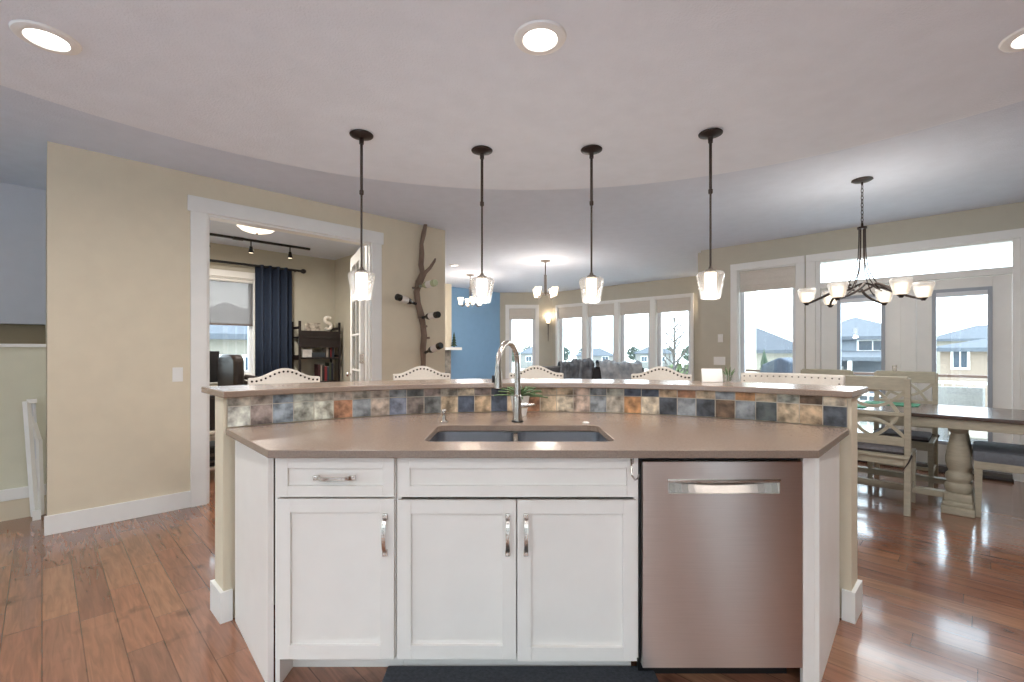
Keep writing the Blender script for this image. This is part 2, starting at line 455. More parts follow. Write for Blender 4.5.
# window glass frames
def window_unit(name, M, o, b, depth=0.14, mull=(), fw=0.05, label=None, sashoff=0.07, trimw=0.09, casing=True, stool=True, pane=m_pane, bottom_case=True):
    """frame set in the wall opening, pane, and flat casing on the room side"""
    a0, a1, z0, z1 = o
    root = thing(name, None, None); root['kind'] = 'structure'
    j = MB(M)   # jamb liner
    t_ = 0.015
    j.box(a0, a0+t_, b, b+depth, z0, z1); j.box(a1-t_, a1, b, b+depth, z0, z1)
    j.box(a0, a1, b, b+depth, z1-t_, z1); j.box(a0, a1, b, b+depth, z0, z0+t_)
    j.build('jamb', m_trim, root)
    f = MB(M); y0, y1 = b+sashoff, b+sashoff+0.055
    f.box(a0+t_, a0+t_+fw, y0, y1, z0+t_, z1-t_, 0.004); f.box(a1-t_-fw, a1-t_, y0, y1, z0+t_, z1-t_, 0.004)
    f.box(a0+t_+fw, a1-t_-fw, y0, y1, z0+t_, z0+t_+fw, 0.004); f.box(a0+t_+fw, a1-t_-fw, y0, y1, z1-t_-fw, z1-t_, 0.004)
    for mx in mull: f.box(mx-0.03, mx+0.03, y0, y1, z0+t_+fw, z1-t_-fw, 0.004)
    f.build('window_frame', m_mutedtrim, root)
    g = MB(M); g.box(a0+t_+fw-0.005, a1-t_-fw+0.005, y0+0.024, y0+0.028, z0+t_+fw-0.005, z1-t_-fw+0.005)
    g.build('pane', pane, root)
    if casing:
        c = MB(M); w = trimw
        c.box(a0-w, a0, b-0.02, b, z0-(0.0 if stool else w), z1, 0.003); c.box(a1, a1+w, b-0.02, b, z0-(0.0 if stool else w), z1, 0.003)
        c.box(a0-w, a1+w, b-0.024, b, z1, z1+w, 0.003)
        if stool:
            c.box(a0-w, a1+w, b-0.04, b, z0-0.03, z0, 0.004); c.box(a0-w+0.01, a1+w-0.01, b-0.018, b, z0-0.11, z0-0.03, 0.003)
        c.build('casing', m_trim, root)
    return root
# outer shell behind the photographer
wall('wall_far_left', m_wall, Matrix.Rotation(PI/2, 4, 'Z'), -3.2, 5.0, 5.6, 5.72, [(-2.6, 2.4, 0.5, 2.4)])
window_unit('window_9', Matrix.Rotation(PI/2, 4, 'Z'), (-2.6, 2.4, 0.5, 2.4), 5.6, mull=(-0.9, 0.75), depth=0.12)  # unseen window added to let in more daylight
wall('wall_kitchen_back', mat('wall_reflection_umber', (112, 96, 84), 0.8, var=0.02), Matrix.Identity(4), -5.6, 6.9, -3.32, -3.2, [(-4.0, 1.75, 0.05, 2.4), (2.72, 3.32, 0.05, 2.2)])  # unseen wall toned dark and opened to shape the dishwasher's reflection
wall('wall_kitchen_right', m_greige, Matrix.Rotation(PI/2, 4, 'Z'), -3.2, 2.9, -7.02, -6.9)

window_unit('window_1', MR, WIN1, BR)
for i in range(4):
    window_unit('window_%d' % (i+2), MR, lop[i], BB, trimw=0.055, fw=0.075)
window_unit('window_6', Matrix.Identity(4), SW, BA, trimw=0.075, fw=0.075)
window_unit('window_7', ML, SWIN, 7.354, mull=(0.95, 1.50,), fw=0.04)
KW = (-4.0, 4.8, 0.05, 2.4)
window_unit('window_8', Matrix.Translation((0, 0, 0)) @ Matrix.Rotation(PI, 4, 'Z'), (-1.75, 4.0, 0.05, 2.4), 3.2, mull=(0.2, 2.1), depth=0.12)  # unseen wide rear window added to light the kitchen
window_unit('window_10', Matrix.Rotation(PI, 4, 'Z'), (-3.32, -2.72, 0.05, 2.2), 3.2, depth=0.12)  # unseen opening added for a bright band on the dishwasher door
# daylight portals (sampling only) at each opening
def portal(M, o, b):
    a0, a1, z0, z1 = o
    p = M @ Vector(((a0+a1)/2, b+0.16, (z0+z1)/2))
    d = M.to_3x3() @ Vector((0, -1, 0))
    o2 = area('window_daylight', p, (0, 0, 0), a1-a0, z1-z0, 1.0, portal=True)
    o2.rotation_euler = d.to_track_quat('-Z', 'Y').to_euler()
portal(MR, WIN1, BR); portal(MR, DOORU, BR); portal(Matrix.Identity(4), SW, BA); portal(ML, SWIN, 7.354)
portal(MR, (LWX[0], LWX[4], 0.45, 2.36), BB)
portal(Matrix.Rotation(PI/2, 4, 'Z'), (-2.6, 2.4, 0.5, 2.4), 5.6)
portal(Matrix.Rotation(PI, 4, 'Z'), (-1.75, 4.0, 0.05, 2.4), 3.2)

# patio door unit: two glazed doors under a transom
root = thing('door_1', None, None); root['kind'] = 'structure'
a0, a1 = DOORU[0], DOORU[1]
c = MB(MR)
c.box(a0-0.10, a0, BR-0.02, BR, 0, 2.39, 0.003); c.box(a1, a1+0.10, BR-0.02, BR, 0, 2.39, 0.003); c.box(a0-0.10, a1+0.10, BR-0.026, BR, 2.39, 2.48, 0.003)
c.build('casing', m_trim, root)
c = MB(MR)
c.box(a0, a0+0.05, BR, BR+0.13, 0.0, 2.39, 0.003); c.box(a1-0.05, a1, BR, BR+0.13, 0.0, 2.39, 0.003)
c.box(a0+0.05, a1-0.05, BR, BR+0.13, 2.37, 2.39); c.box(a0+0.05, a1-0.05, BR, BR+0.13, 2.05, 2.12, 0.003)
c.box(-0.645, -0.515, BR+0.02, BR+0.13, 0.05, 2.05, 0.003)
c.build('door_frame', m_trim, root)
c = MB(MR); c.box(a0+0.05, a1-0.05, BR-0.02, BR+0.13, 0.0, 0.055, 0.004); c.build('threshold', mat('grey_threshold', (120, 112, 108), 0.5, 0.3), root)
g = MB(MR); g.box(a0+0.05, a1-0.05, BR+0.06, BR+0.065, 2.12, 2.37); g.build('transom_pane', m_pane, root)
for (d0, d1, g0, g1, gt) in ((-1.41, -0.648, -1.245, -0.785, 1.94), (-0.512, 0.212, -0.385, 0.075, 1.94)):
    l = MB(MR); y0, y1 = BR+0.045, BR+0.09
    l.box(d0, g0, y0, y1, 0.06, 2.045, 0.003); l.box(g1, d1, y0, y1, 0.06, 2.045, 0.003)
    l.box(g0, g1, y0, y1, gt, 2.045, 0.003); l.box(g0, g1, y0, y1, 0.06, 0.28, 0.003)
    lf = l.build('door_leaf', m_trim, root)
    s = MB(MR); w = 0.035
    s.box(g0, g0+w, y0-0.01, y1+0.01, 0.28, gt, 0.004); s.box(g1-w, g1, y0-0.01, y1+0.01, 0.28, gt, 0.004)
    s.box(g0+w, g1-w, y0-0.01, y1+0.01, gt-w, gt, 0.004); s.box(g0+w, g1-w, y0-0.01, y1+0.01, 0.28, 0.28+w, 0.004)
    s.build('glazing_frame', mat('backlit_glazing_frame', (170, 176, 186), 0.45), lf)  # backlit shade of the frame put into its blue-grey colour
    g = MB(MR); g.box(g0+w, g1-w, y0+0.02, y0+0.024, 0.28+w, gt-w); g.build('pane', m_pane, lf)
    s = MB(MR); s.box(g0+w, g1-w, y0-0.02, y0+0.015, gt-w-0.05, gt-w, 0.006); s.build('raised_blind', m_mutedtrim, lf)
h = MB(MR); h.cyl((-0.70, BR+0.0, 1.0), 0.012, 0.05, 12, 'Y'); h.box(-0.80, -0.69, BR-0.012, BR+0.0, 0.99, 1.01, 0.004)
h.box(-0.72, -0.68, BR+0.036, BR+0.045, 0.92, 1.12, 0.004); h.build('door_handle', m_nickel, root)

# roman shades
def shade(M, a0, a1, b, ztop, drop, label, cat='window shade', group='roman shades in the living room'):
    s = MB(M); z = ztop
    n = 3
    s.box(a0, a1, b, b+0.035, ztop-0.03, ztop, 0.003)
    step = (drop-0.03)/n
    for k in range(n):
        zt = ztop-0.03-step*k
        s.box(a0, a1, b+0.004+0.004*k, b+0.022+0.006*k, zt-step-0.012, zt, 0.008)
    o = s.build('roman_shade', m_blind, None)
    return tag(o, label, cat, group)
o = shade(MR, WIN1[0]+0.02, WIN1[1]-0.02, BR+0.008, 2.37, 0.27, 'beige roman shade folded up in the single window beside the glazed patio doors'); del o['group']
o = shade(Matrix.Identity(4), SW[0]+0.02, SW[1]-0.02, BA+0.008, 2.34, 0.26, 'pale roman shade in the narrow living room window beside the blue wall'); del o['group']
nm = ['first from the wall sconce', 'second from the wall sconce', 'third from the wall sconce', 'farthest right of the four']
for i in range(4):
    shade(MR, lop[i][0]+0.02, lop[i][1]-0.02, BB+0.008, 2.345, 0.26, 'pale roman shade in the row of four living room windows, '+nm[i])

# study door opening: casing and jamb
root = thing('door_2', None, None); root['kind'] = 'structure'
a0, a1, _, zt = DOOR
c = MB(ML)
c.box(a0-0.115, a0, BL_-0.022, BL_, 0, zt, 0.003); c.box(a1, a1+0.115, BL_-0.022, BL_, 0, zt, 0.003)
c.box(a0-0.135, a1+0.135, BL_-0.028, BL_, zt, zt+0.125, 0.003)
c.build('casing', m_trim, root)
c = MB(ML)
c.box(a0, a0+0.018, BL_, BL_+0.12, 0, zt); c.box(a1-0.018, a1, BL_, BL_+0.12, 0, zt); c.box(a0, a1, BL_, BL_+0.12, zt-0.018, zt)
c.box(a0+0.018, a0+0.03, BL_+0.04, BL_+0.07, 0, zt-0.018); c.box(a1-0.03, a1-0.018, BL_+0.04, BL_+0.07, 0, zt-0.018)
jb = c.build('jamb', m_trim, root)
# french door leaf swung into the study
def french_leaf(parent, hinge, ang, w=0.73, flip=1, name='door_leaf'):
    T = Matrix.Translation((hinge[0], hinge[1], 0)) @ Matrix.Rotation(ang, 4, 'Z')
    l = MB(T); st_ = 0.105; H = 2.40
    l.box(0, st_, -0.02, 0.02, 0.012, H, 0.003); l.box(w-st_, w, -0.02, 0.02, 0.012, H, 0.003)
    l.box(st_, w-st_, -0.02, 0.02, H-0.12, H, 0.003); l.box(st_, w-st_, -0.02, 0.02, 0.012, 0.25, 0.003)
    for k in range(1, 5):
        z = 0.25+(H-0.37)*k/5; l.box(st_, w-st_, -0.014, 0.014, z-0.01, z+0.01)
    l.box(w/2-0.01, w/2+0.01, -0.014, 0.014, 0.25, H-0.12)
    lf = l.build(name, m_trim, parent)
    g = MB(T); g.box(st_, w-st_, -0.003, 0.001, 0.25, H-0.12); g.build('pane', m_pane, lf)
    h = MB(T)
    for s in (-1, 1):
        h.cyl((w-0.055, 0.02*s if s > 0 else -0.045, 1.0), 0.012, 0.025, 12, 'Y'); h.sphere((w-0.055, 0.055*s, 1.0), 0.026)
    h.build('door_knob', m_nickel, lf, smooth=True)
    k = MB(T)
    for z in (0.3, 1.2, 2.1): k.box(-0.012, 0.004, -0.03, 0.03, z-0.05, z+0.05, 0.002)
    k.build('hinge', m_nickel, lf)
hx, hy = FL(a1-0.03, BL_+0.135)
french_leaf(root, (hx, hy), math.radians(117))
hx, hy = FL(a0+0.03, BL_+0.135)
french_leaf(root, (hx, hy), math.radians(215))

# baseboards
def baseboard(name, M, segs, b, h=0.135):
    t = MB(M)
    for s0, s1 in segs:
        t.box(s0, s1, b-0.016, b, 0, h, 0.004)
    return struct(t.build(name, m_trim))
bb = baseboard('baseboard_left', ML, [(0.010, DOOR[0]-0.115), (DOOR[1]+0.115, 3.45)], BL_)
baseboard('baseboard_left_end', Matrix.Rotation(PI/4, 4, 'Z') @ Matrix.Rotation(PI/2, 4, 'Z'), [(BL_, 5.2)], -0.026)
baseboard('baseboard_right', MR, [(-2.895, DOORU[0]-0.10), (DOORU[1]+0.10, 4.0)], BR)
baseboard('baseboard_back', Matrix.Identity(4), [(-0.30, 1.0)], BA)
baseboard('baseboard_living', MR, [(-7.60, -2.895)], BB)
baseboard('baseboard_blue', ML, [(6.4, 8.09)], BBL)
baseboard('baseboard_study', ML, [(0.12, 3.33)], 7.354)

# ============================================================ OUTDOORS
m_grass = mat('pale_spring_grass', (204, 208, 196), 0.95, var=0.25, vscale=0.15, rgb2=(228, 228, 224))
g = MB(); g.box(-160, 260, 9.0, 420, -3.0, -2.9)
gr = MB()
gr.prism([(-200, 14), (260, 14), (260, 420), (-200, 420)], -3.0, -2.9)
g.bm.free()
struct(gr.build('ground', m_grass))
gr = MB(); gr.prism([(7.0, -20), (260, -20), (260, 14.0), (0, 14.0)], -3.0, -2.9); struct(gr.build('ground_side', m_grass))
gr = MB(); gr.prism([(-200, -60), (-6.2, -60), (-6.2, 6.6), (-0.4, 14.0), (-200, 14.0)], -3.0, -2.9); struct(gr.build('ground_left', m_grass))
gr = MB(); gr.prism([(-6.2, -60), (7.0, -60), (7.0, -3.6), (-6.2, -3.6)], -3.0, -2.9); struct(gr.build('ground_rear', m_grass))
m_deck = plank_mat('grey_deck_boards', -45, 0.14, 3.0, [(218, 222, 228), (230, 234, 238)], 0.7)
d0 = MB(); d0.box(-18, 16, -15.2, -14.2, -2.9, 4.6); d0.box(-18, -16.6, -14.2, 6, -2.9, 3.6)  # unseen walls added to block low sky behind and to the left
struct(d0.build('wall_sky_block', mat('sky_block_grey', (120, 116, 110), 0.9, var=0.05)))
m_bounce = mat('pale_bounce_slab', (226, 232, 240), 0.9, var=0.03)
d = MB(); d.box(-16, 14, -14, -3.33, -0.16, -0.06); d.box(-16, -5.74, -3.33, 5.5, -0.16, -0.06); struct(d.build('floor_bounce', m_bounce))  # unseen pale slab added to bounce daylight up to the ceiling
d = MB(MR); d.box(-3.3, 3.8, BR+0.15, 8.75, -0.16, -0.06); struct(d.build('floor_deck', m_deck))
# deck railing
rail = thing('deck_railing', 'white balustered deck railing with a brown top rail outside the patio doors', 'railing', (0, 0, 0), ROT_R)
r = MB(); r.box(-3.2, 3.7, 8.55, 8.65, 0.93, 0.965, 0.006); r.build('top_rail', mat('brown_rail_wood', (104, 80, 70), 0.6), rail)
r = MB()
r.box(-3.2, 3.7, 8.58, 8.62, 0.84, 0.88); r.box(-3.2, 3.7, 8.58, 8.62, 0.03, 0.07)
a = -3.15
while a < 3.7: r.box(a, a+0.02, 8.59, 8.61, 0.07, 0.84); a += 0.115
bo = r.build('balusters', m_trim, rail); bo['kind'] = 'stuff'
for a in (-3.2, -1.5, 0.2, 1.9, 3.6):
    r = MB(); r.box(a, a+0.09, 8.555, 8.645, -0.06, 0.93, 0.004); r.build('post', m_trim, rail)

m_roofg = mat('grey_shingle_roof', (82, 87, 95), 0.9, var=0.12, vscale=6)
m_roofd = mat('dark_shingle_roof', (70, 74, 82), 0.9, var=0.12, vscale=6)
m_sidingb = mat('pale_blue_grey_siding', (116, 124, 134), 0.8, var=0.05)
m_sidingt = mat('tan_stucco', (134, 119, 106), 0.85, var=0.04)
m_sidingc = mat('cream_siding', (134, 128, 118), 0.85, var=0.04)
m_hglass = mat('house_window_glass', (60, 70, 82), 0.15, var=0.1)
def house(label, x, y, ang, w, d, z_eave, z_peak, wallm, roofm, wins, hip=1.0, extra=None):
    t = thing('house', label, 'house', (x, y, -2.9), ang)
    zo = 2.9
    b = MB(); b.box(-w/2, w/2, 0, d, 0, z_eave+zo); b.build('wall', wallm, t)
    r = MB(); o = 0.45; e = z_eave+zo; p = z_peak+zo; hx_ = max(0.0, w/2-hip*d/2*0.9)
    V = [r._v(q) for q in ((-w/2-o, -o, e), (w/2+o, -o, e), (w/2+o, d+o, e), (-w/2-o, d+o, e), (-hx_, d/2, p), (hx_, d/2, p),
                           (-w/2-o, -o, e-0.2), (w/2+o, -o, e-0.2), (w/2+o, d+o, e-0.2), (-w/2-o, d+o, e-0.2))]
    for q in ((0, 1, 5, 4), (1, 2, 5), (2, 3, 4, 5), (3, 0, 4), (9, 8, 7, 6), (6, 7, 1, 0), (7, 8, 2, 1), (8, 9, 3, 2), (9, 6, 0, 3)): r.face([V[i] for i in q])
    r.build('roof', roofm, t)
    for (wx, wz, ww, wh) in wins:
        f = MB(); f.box(wx-ww/2-0.1, wx+ww/2+0.1, -0.06, 0.0, wz+zo-wh/2-0.1, wz+zo+wh/2+0.1)
        fo = f.build('window', m_trim, t)
        p_ = MB(); p_.box(wx-ww/2, wx-0.03, -0.08, -0.06, wz+zo-wh/2, wz+zo+wh/2); p_.box(wx+0.03, wx+ww/2, -0.08, -0.06, wz+zo-wh/2, wz+zo+wh/2)
        p_.build('pane', m_hglass, fo)
    return t
yaw = lambda x, y: -math.atan2(x, y)
# seen through the left patio door: two storeys with a covered deck
X, Y = 20.6, 28.0
h1 = house('pale blue-grey two-storey house with a covered rear deck, outside the left patio door', X, Y, yaw(X, Y)+0.05, 5.6, 6.0, 2.15, 3.45, m_sidingb, m_roofg, [(0.7, 1.60, 1.3, 0.55), (-1.5, -0.4, 1.4, 1.3)])
r = MB(); zo = 2.9
V = [r._v(q) for q in ((-2.7, -3.0, 0.95+zo), (1.5, -3.0, 0.95+zo), (1.5, 0, 1.3+zo), (-2.7, 0, 1.3+zo), (-2.7, -3.0, 0.75+zo), (1.5, -3.0, 0.75+zo), (1.5, 0, 0.75+zo), (-2.7, 0, 0.75+zo))]
for q in ((0, 1, 2, 3), (7, 6, 5, 4), (4, 5, 1, 0), (5, 6, 2, 1), (7, 4, 0, 3)): r.face([V[i] for i in q])
r.build('porch_roof', m_roofg, h1)
for px in (-2.5, -0.5, 1.3):
    r = MB(); r.box(px-0.1, px+0.1, -2.9, -2.7, 0, 0.75+zo); r.build('porch_post', m_trim, h1)
r = MB(); r.box(-2.6, 1.4, -2.9, 0, zo-1.15, zo-1.0); r.build('porch_deck', m_trim, h1)
r = MB(); r.box(-2.6, 1.4, -2.88, -2.82, zo-1.0, zo-0.2); r.build('porch_rail', mat('tinted_rail_panel', (80, 88, 100), 0.3), h1)
# through the right patio door
X, Y = 25.0, 20.8
house('tan house with a low grey roof and one small window, outside the right patio door', X, Y, yaw(X, Y)+0.02, 9.0, 7, 1.45, 2.3, m_sidingt, m_roofg, [(-2.35, 0.92, 0.5, 0.42), (-3.75, 0.85, 0.5, 0.8)])
X, Y = 38.0, 38.0
house('cream house whose grey hipped roof rises behind the tan one', X, Y, yaw(X, Y), 6, 6, 2.3, 3.5, m_sidingc, m_roofg, [(0, 1.5, 1.4, 1.0)])
# through the single window
X, Y = 13.4, 26.8
house('cream house with a dark hipped roof behind evergreens, outside the single dining window', X, Y, yaw(X, Y)+0.1, 5.4, 4.5, 1.35, 2.75, m_sidingc, m_roofd, [(-1.0, 0.2, 1.2, 1.0)])
# beyond the study window
X, Y = -10.0, 17.5
house('grey gabled house outside the study window, seen through the sheer shade', X, Y, yaw(X, Y)+0.2, 4.0, 7, 1.9, 3.4, m_sidingc, m_roofg, [(0.5, 0.6, 0.9, 0.9), (-1.0, 0.6, 0.9, 0.9)])
# faraway row beyond the living-room windows
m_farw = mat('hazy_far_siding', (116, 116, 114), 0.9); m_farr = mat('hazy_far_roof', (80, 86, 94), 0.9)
rows = [(-9, 108), (6, 112), (19, 106), (33, 110), (47, 107), (61, 112)]
for i, (x, y) in enumerate(rows):
    h_ = house('faraway grey-roofed house in the hazy row beyond the living room windows', x, y, yaw(x, y)+0.1*((i % 3)-1), 8.0, 6, 0.3+0.5*(i % 2), 1.9+0.5*(i % 2), m_farw, m_farr, [(-2, -0.6, 1.3, 1.2), (2, -0.6, 1.3, 1.2)])
    h_['group'] = 'faraway houses'

m_leafd = mat('evergreen_needles', (52, 70, 52), 0.9, var=0.3, vscale=9)
m_leafl = mat('light_green_foliage', (96, 108, 76), 0.9, var=0.25, vscale=3)
m_leafg = mat('grey_green_foliage', (72, 82, 72), 0.9, var=0.25, vscale=2)
m_bark = mat('grey_bark', (80, 74, 70), 0.9, var=0.2, vscale=20)
def conifer(label, x, y, h, r, group=None):
    t = thing('evergreen_tree', label, 'tree', (x, y, -2.9), 0, group)
    b = MB(); b.cyl((0, 0, 0), 0.1, h*0.95, 8, r2=0.02); b.build('trunk', m_bark, t)
    f = MB()
    n = 11
    for k in range(n):
        z = h*(0.12+0.82*k/n); rr = r*(1-k/n)**0.9+0.05
        m = 15; tb = bmesh.new(); top = tb.verts.new((0, 0, z+h*0.13))
        ring = [tb.verts.new((rr*(1.0 if i % 2 else 0.62)*random.uniform(0.85, 1.15)*math.cos(2*PI*i/(2*m)+k), rr*(1.0 if i % 2 else 0.62)*random.uniform(0.85, 1.15)*math.sin(2*PI*i/(2*m)+k), z-random.uniform(0, 0.15))) for i in range(2*m)]
        for i in range(2*m): tb.faces.new([ring[i], ring[(i+1) % (2*m)], top])
        tb.faces.new(list(reversed(ring)))
        f.merge(tb)
    f.build('foliage', m_leafd, t)
    return t
def blobtree(label, x, y, h, r, m, group=None, seed=1, trunk=True):
    rnd = random.Random(seed)
    t = thing('leafy_tree', label, 'tree', (x, y, -2.9), 0, group)
    b = MB(); b.cyl((0, 0, 0), 0.14, h*0.6, 8, r2=0.07); b.build('trunk', m_bark, t)
    f = MB(); tb = bmesh.new()
    for _ in range(420):
        u = Vector((rnd.gauss(0, 1), rnd.gauss(0, 1), rnd.gauss(0, 1))).normalized()*rnd.uniform(0.55, 1.0)
        c = Vector((u.x*r, u.y*r, h*0.62+u.z*h*0.38))
        s = r*0.16
        n = Vector((rnd.gauss(0, 1), rnd.gauss(0, 1), rnd.gauss(0, 1))).normalized()
        p = n.orthogonal().normalized(); q = n.cross(p)
        vs = [tb.verts.new(c+p*s*math.cos(a_)+q*s*math.sin(a_)) for a_ in (0, 1.5, 3.1, 4.6)]
        tb.faces.new(vs)
    f.merge(tb); f.build('foliage', m, t)
    return t
conifer('small evergreen tree in front of the cream house beyond the single dining window', 9.6, 17.9, 4.3, 0.7)
conifer('taller evergreen tree at the right edge of the single dining window', 11.4, 17.6, 4.6, 0.8)
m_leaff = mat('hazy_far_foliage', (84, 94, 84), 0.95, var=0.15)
for i in range(26):
    x = -30+5.0*i+random.uniform(-.4, .4); y = 132+3.0*(i % 2)
    blobtree('low grey-green tree in the distant tree line beyond the living room windows', x, y, random.uniform(4.8, 6.2), random.uniform(1.8, 2.2), m_leaff, 'distant tree line', seed=i)
for i, (x, y, h) in enumerate([(13.0, 36, 3.2), (16.4, 40, 3.6), (10.0, 40, 2.9)]):
    blobtree('pale green bush behind the bare tree outside the rightmost living room window', x, y, h, 1.5, m_leafl, 'pale bushes behind the bare tree', seed=40+i)
# bare young tree
def bare_tree(x, y, h, label):
    rnd = random.Random(5)
    t = MB()
    t.tube([(0, 0, 0), (0.03, 0, h*0.35), (-0.03, 0.02, h*0.7), (0, 0, h)], [0.085, 0.065, 0.04, 0.012], 8)
    for k in range(34):
        u = 0.38+0.56*k/34; z = h*u; a = k*2.4; L = h*0.30*(1.15-u)*rnd.uniform(0.8, 1.2)
        d = Vector((math.cos(a), math.sin(a), 0.9)).normalized()
        p0 = Vector((0, 0, z)); p1 = p0+d*L*0.5; p2 = p1+(d+Vector((0, 0, 0.5))).normalized()*L*0.5
        t.tube([p0, p1, p2], [0.028, 0.019, 0.008], 5)
        for q in range(3):
            e = (d+Vector((rnd.uniform(-.8, .8), rnd.uniform(-.8, .8), rnd.uniform(0, .6)))).normalized()
            pb = p0+d*L*(0.25+0.2*q); t.tube([pb, pb+e*L*0.4], [0.014, 0.006], 4)
    o = t.build('bare_tree', m_bark); o.location = (x, y, -2.9)
    return tag(o, label, 'tree')
bare_tree(5.55, 16.0, 5.6, 'bare young tree outside the rightmost living room window')
# neighbour wall edge with white siding seen at the left of the single window
s = MB(MR)
s.box(-2.95, -2.55, 7.06, 7.30, -0.2, 3.0)
s = s.build('wall_outer_siding', mat('white_lap_siding', (236, 238, 240), 0.6)); struct(s)
# covered barbecue on the deck
bq = MB(); bq.prism([(-0.36, 0), (0.36, 0), (0.34, 0.85), (0.24, 1.13), (0.0, 1.24), (-0.24, 1.13), (-0.34, 0.85)], -0.28, 0.28, Matrix.Rotation(PI/2, 4, 'X'))
o = bq.build('covered_barbecue', mat('blue_grey_cover', (66, 76, 94), 0.8, var=0.15, vscale=5), bevel=0.03)
bx_, by_ = FR(-2.15, 8.1); o.location = (bx_, by_, -0.055); o.rotation_euler = (0, 0, ROT_R)
tag(o, 'blue-grey covered barbecue on the deck outside the single dining window', 'barbecue')
# wicker patio chairs
m_wick = mat('white_wicker', (150, 150, 150), 0.7, var=0.15, vscale=60, bump=0.6, bscale=90)
def wicker(x, y, rz, label):
    t = thing('wicker_chair', label, 'chair', (x, y, -0.06), rz, 'wicker chairs on the deck')
    b = MB()
    b.arc_block(0, 0, 0.30, 0.36, -1.9, 1.9, 0.22, 0.62, 24); b.build('armrest', m_wick, t)
    b = MB(); b.arc_block(0, 0, 0.31, 0.37, -0.95, 0.95, 0.62, 0.90, 20); b.build('backrest', m_wick, t)
    b = MB(); b.cyl((0, 0, 0.2), 0.31, 0.16, 24); b.build('seat', m_wick, t)
    b = MB(); b.cyl((0, -0.02, 0.36), 0.27, 0.10, 24); b.build('cushion', m_white_fab, t, bevel=0.02)
    for sx in (-1, 1):
        for sy in (-1, 1):
            b = MB(); b.cyl((sx*0.19, sy*0.19, 0), 0.02, 0.21, 10); b.build('leg', m_wick, t)
for (a, b_, rz, lb) in ((-0.10, 7.6, 0.6, 'white wicker chair outside the right patio door, the left one'), (0.75, 7.75, -0.3, 'white wicker chair on the deck, farthest right')):
    x, y = FR(a, b_); wicker(x, y, rz+ROT_R, lb)

# ============================================================ ISLAND
FRONT = 1.775
R0 = 2.10
HA = math.radians(45.0)
# curved half wall
w = MB(); w.arc_block(ICX, ICY, R0, 2.25, -HA, HA, 0, 1.06, 64)
hw = struct(w.build('wall_bar', m_wall, smooth=True))
w = MB(); bh = 0.145; e = math.radians(0.45)
w.arc_block(ICX, ICY, R0-0.014, R0, -HA-e, -HA+math.radians(1.0), 0, bh, 4)
w.arc_block(ICX, ICY, R0-0.014, R0, HA-math.radians(1.0), HA+e, 0, bh, 4)
w.arc_block(ICX, ICY, R0, 2.25, -HA-e, -HA, 0, bh, 1); w.arc_block(ICX, ICY, R0, 2.25, HA, HA+e, 0, bh, 1)
w.arc_block(ICX, ICY, 2.25, 2.264, -HA-e, HA+e, 0, bh, 64)
struct(w.build('baseboard_bar', m_trim, smooth=True))
# slate tiles
pal = {
 'pale':(190,180,166), 'mauve':(138,118,108), 'blue':(120,132,142), 'sage':(152,152,136), 'cream':(196,186,162),
 'rust':(164,104,66), 'gblue':(116,122,126), 'mtan':(156,136,118), 'purple':(98,104,122), 'brown':(112,98,88),
 'dgrey':(92,94,92), 'tan':(176,148,112), 'navy':(58,68,86), 'otan':(168,136,98), 'ltan':(190,168,138),
 'pink':(176,148,128), 'gbeige':(158,146,128), 'orange':(178,116,62), 'dslate':(62,68,76), 'dbrown':(104,76,52), 'dgreen':(64,72,72)}
low = 'pale mauve blue sage cream rust gblue mtan purple brown dgrey tan navy otan navy tan rust tan ltan pink gblue gbeige orange ltan dslate gblue dslate dbrown gblue dgreen tan otan dslate'.split()
top = 'gbeige mtan blue sage gbeige mtan gbeige mtan gblue dgrey mauve gbeige ltan mauve navy otan tan tan tan pink gblue sage navy navy otan rust tan gblue orange tan sage dbrown ltan'.split()
keys = sorted(pal)
tm = []
for k in keys:
    c = pal[k]; gmean = sum(c)/3.0; c = tuple(v*0.72+gmean*0.28+6 for v in c); c2 = tuple(min(255, int(v*1.32+10)) for v in c)
    c1_ = tuple(int(v*0.72) for v in c)
    tm.append(mat('slate_'+k, c1_, 0.55, rgb2=c2, vscale=20, bump=0.5, bscale=30))
grout = mat('tile_grout', (196, 186, 170), 0.85)
tm.append(grout)
w = MB(); n = len(low); TA = math.radians(44.6); dA = 2*TA/n; gp = 0.0021/R0
w.slot = len(keys); w.arc_block(ICX, ICY, R0-0.0085, R0-0.0005, -TA, TA, 0.916, 1.059, 64)
for i in range(n):
    a = -TA+dA*i
    for row, z0, z1 in ((low, 0.918, 1.013), (top, 1.0175, 1.058)):
        sh = 0
        w.slot = keys.index(row[i])
        w.arc_block(ICX, ICY, R0-0.010-random.uniform(0, 0.0015), R0-0.003, a+gp, a+dA-gp, z0, z1, 2)
bs = w.build('tile_backsplash', tm)
tag(bs, 'curved band of multicoloured slate tiles between the countertop and the raised bar', 'backsplash')
# raised bar top
w = MB(); w.arc_block(ICX, ICY, 2.055, 2.475, -math.radians(45.3), math.radians(45.3), 1.061, 1.091, 80)
bt = w.build('raised_counter', m_counter, smooth=True, bevel=0.004)
tag(bt, 'raised curved taupe stone bar top above the slate tiles', 'counter')

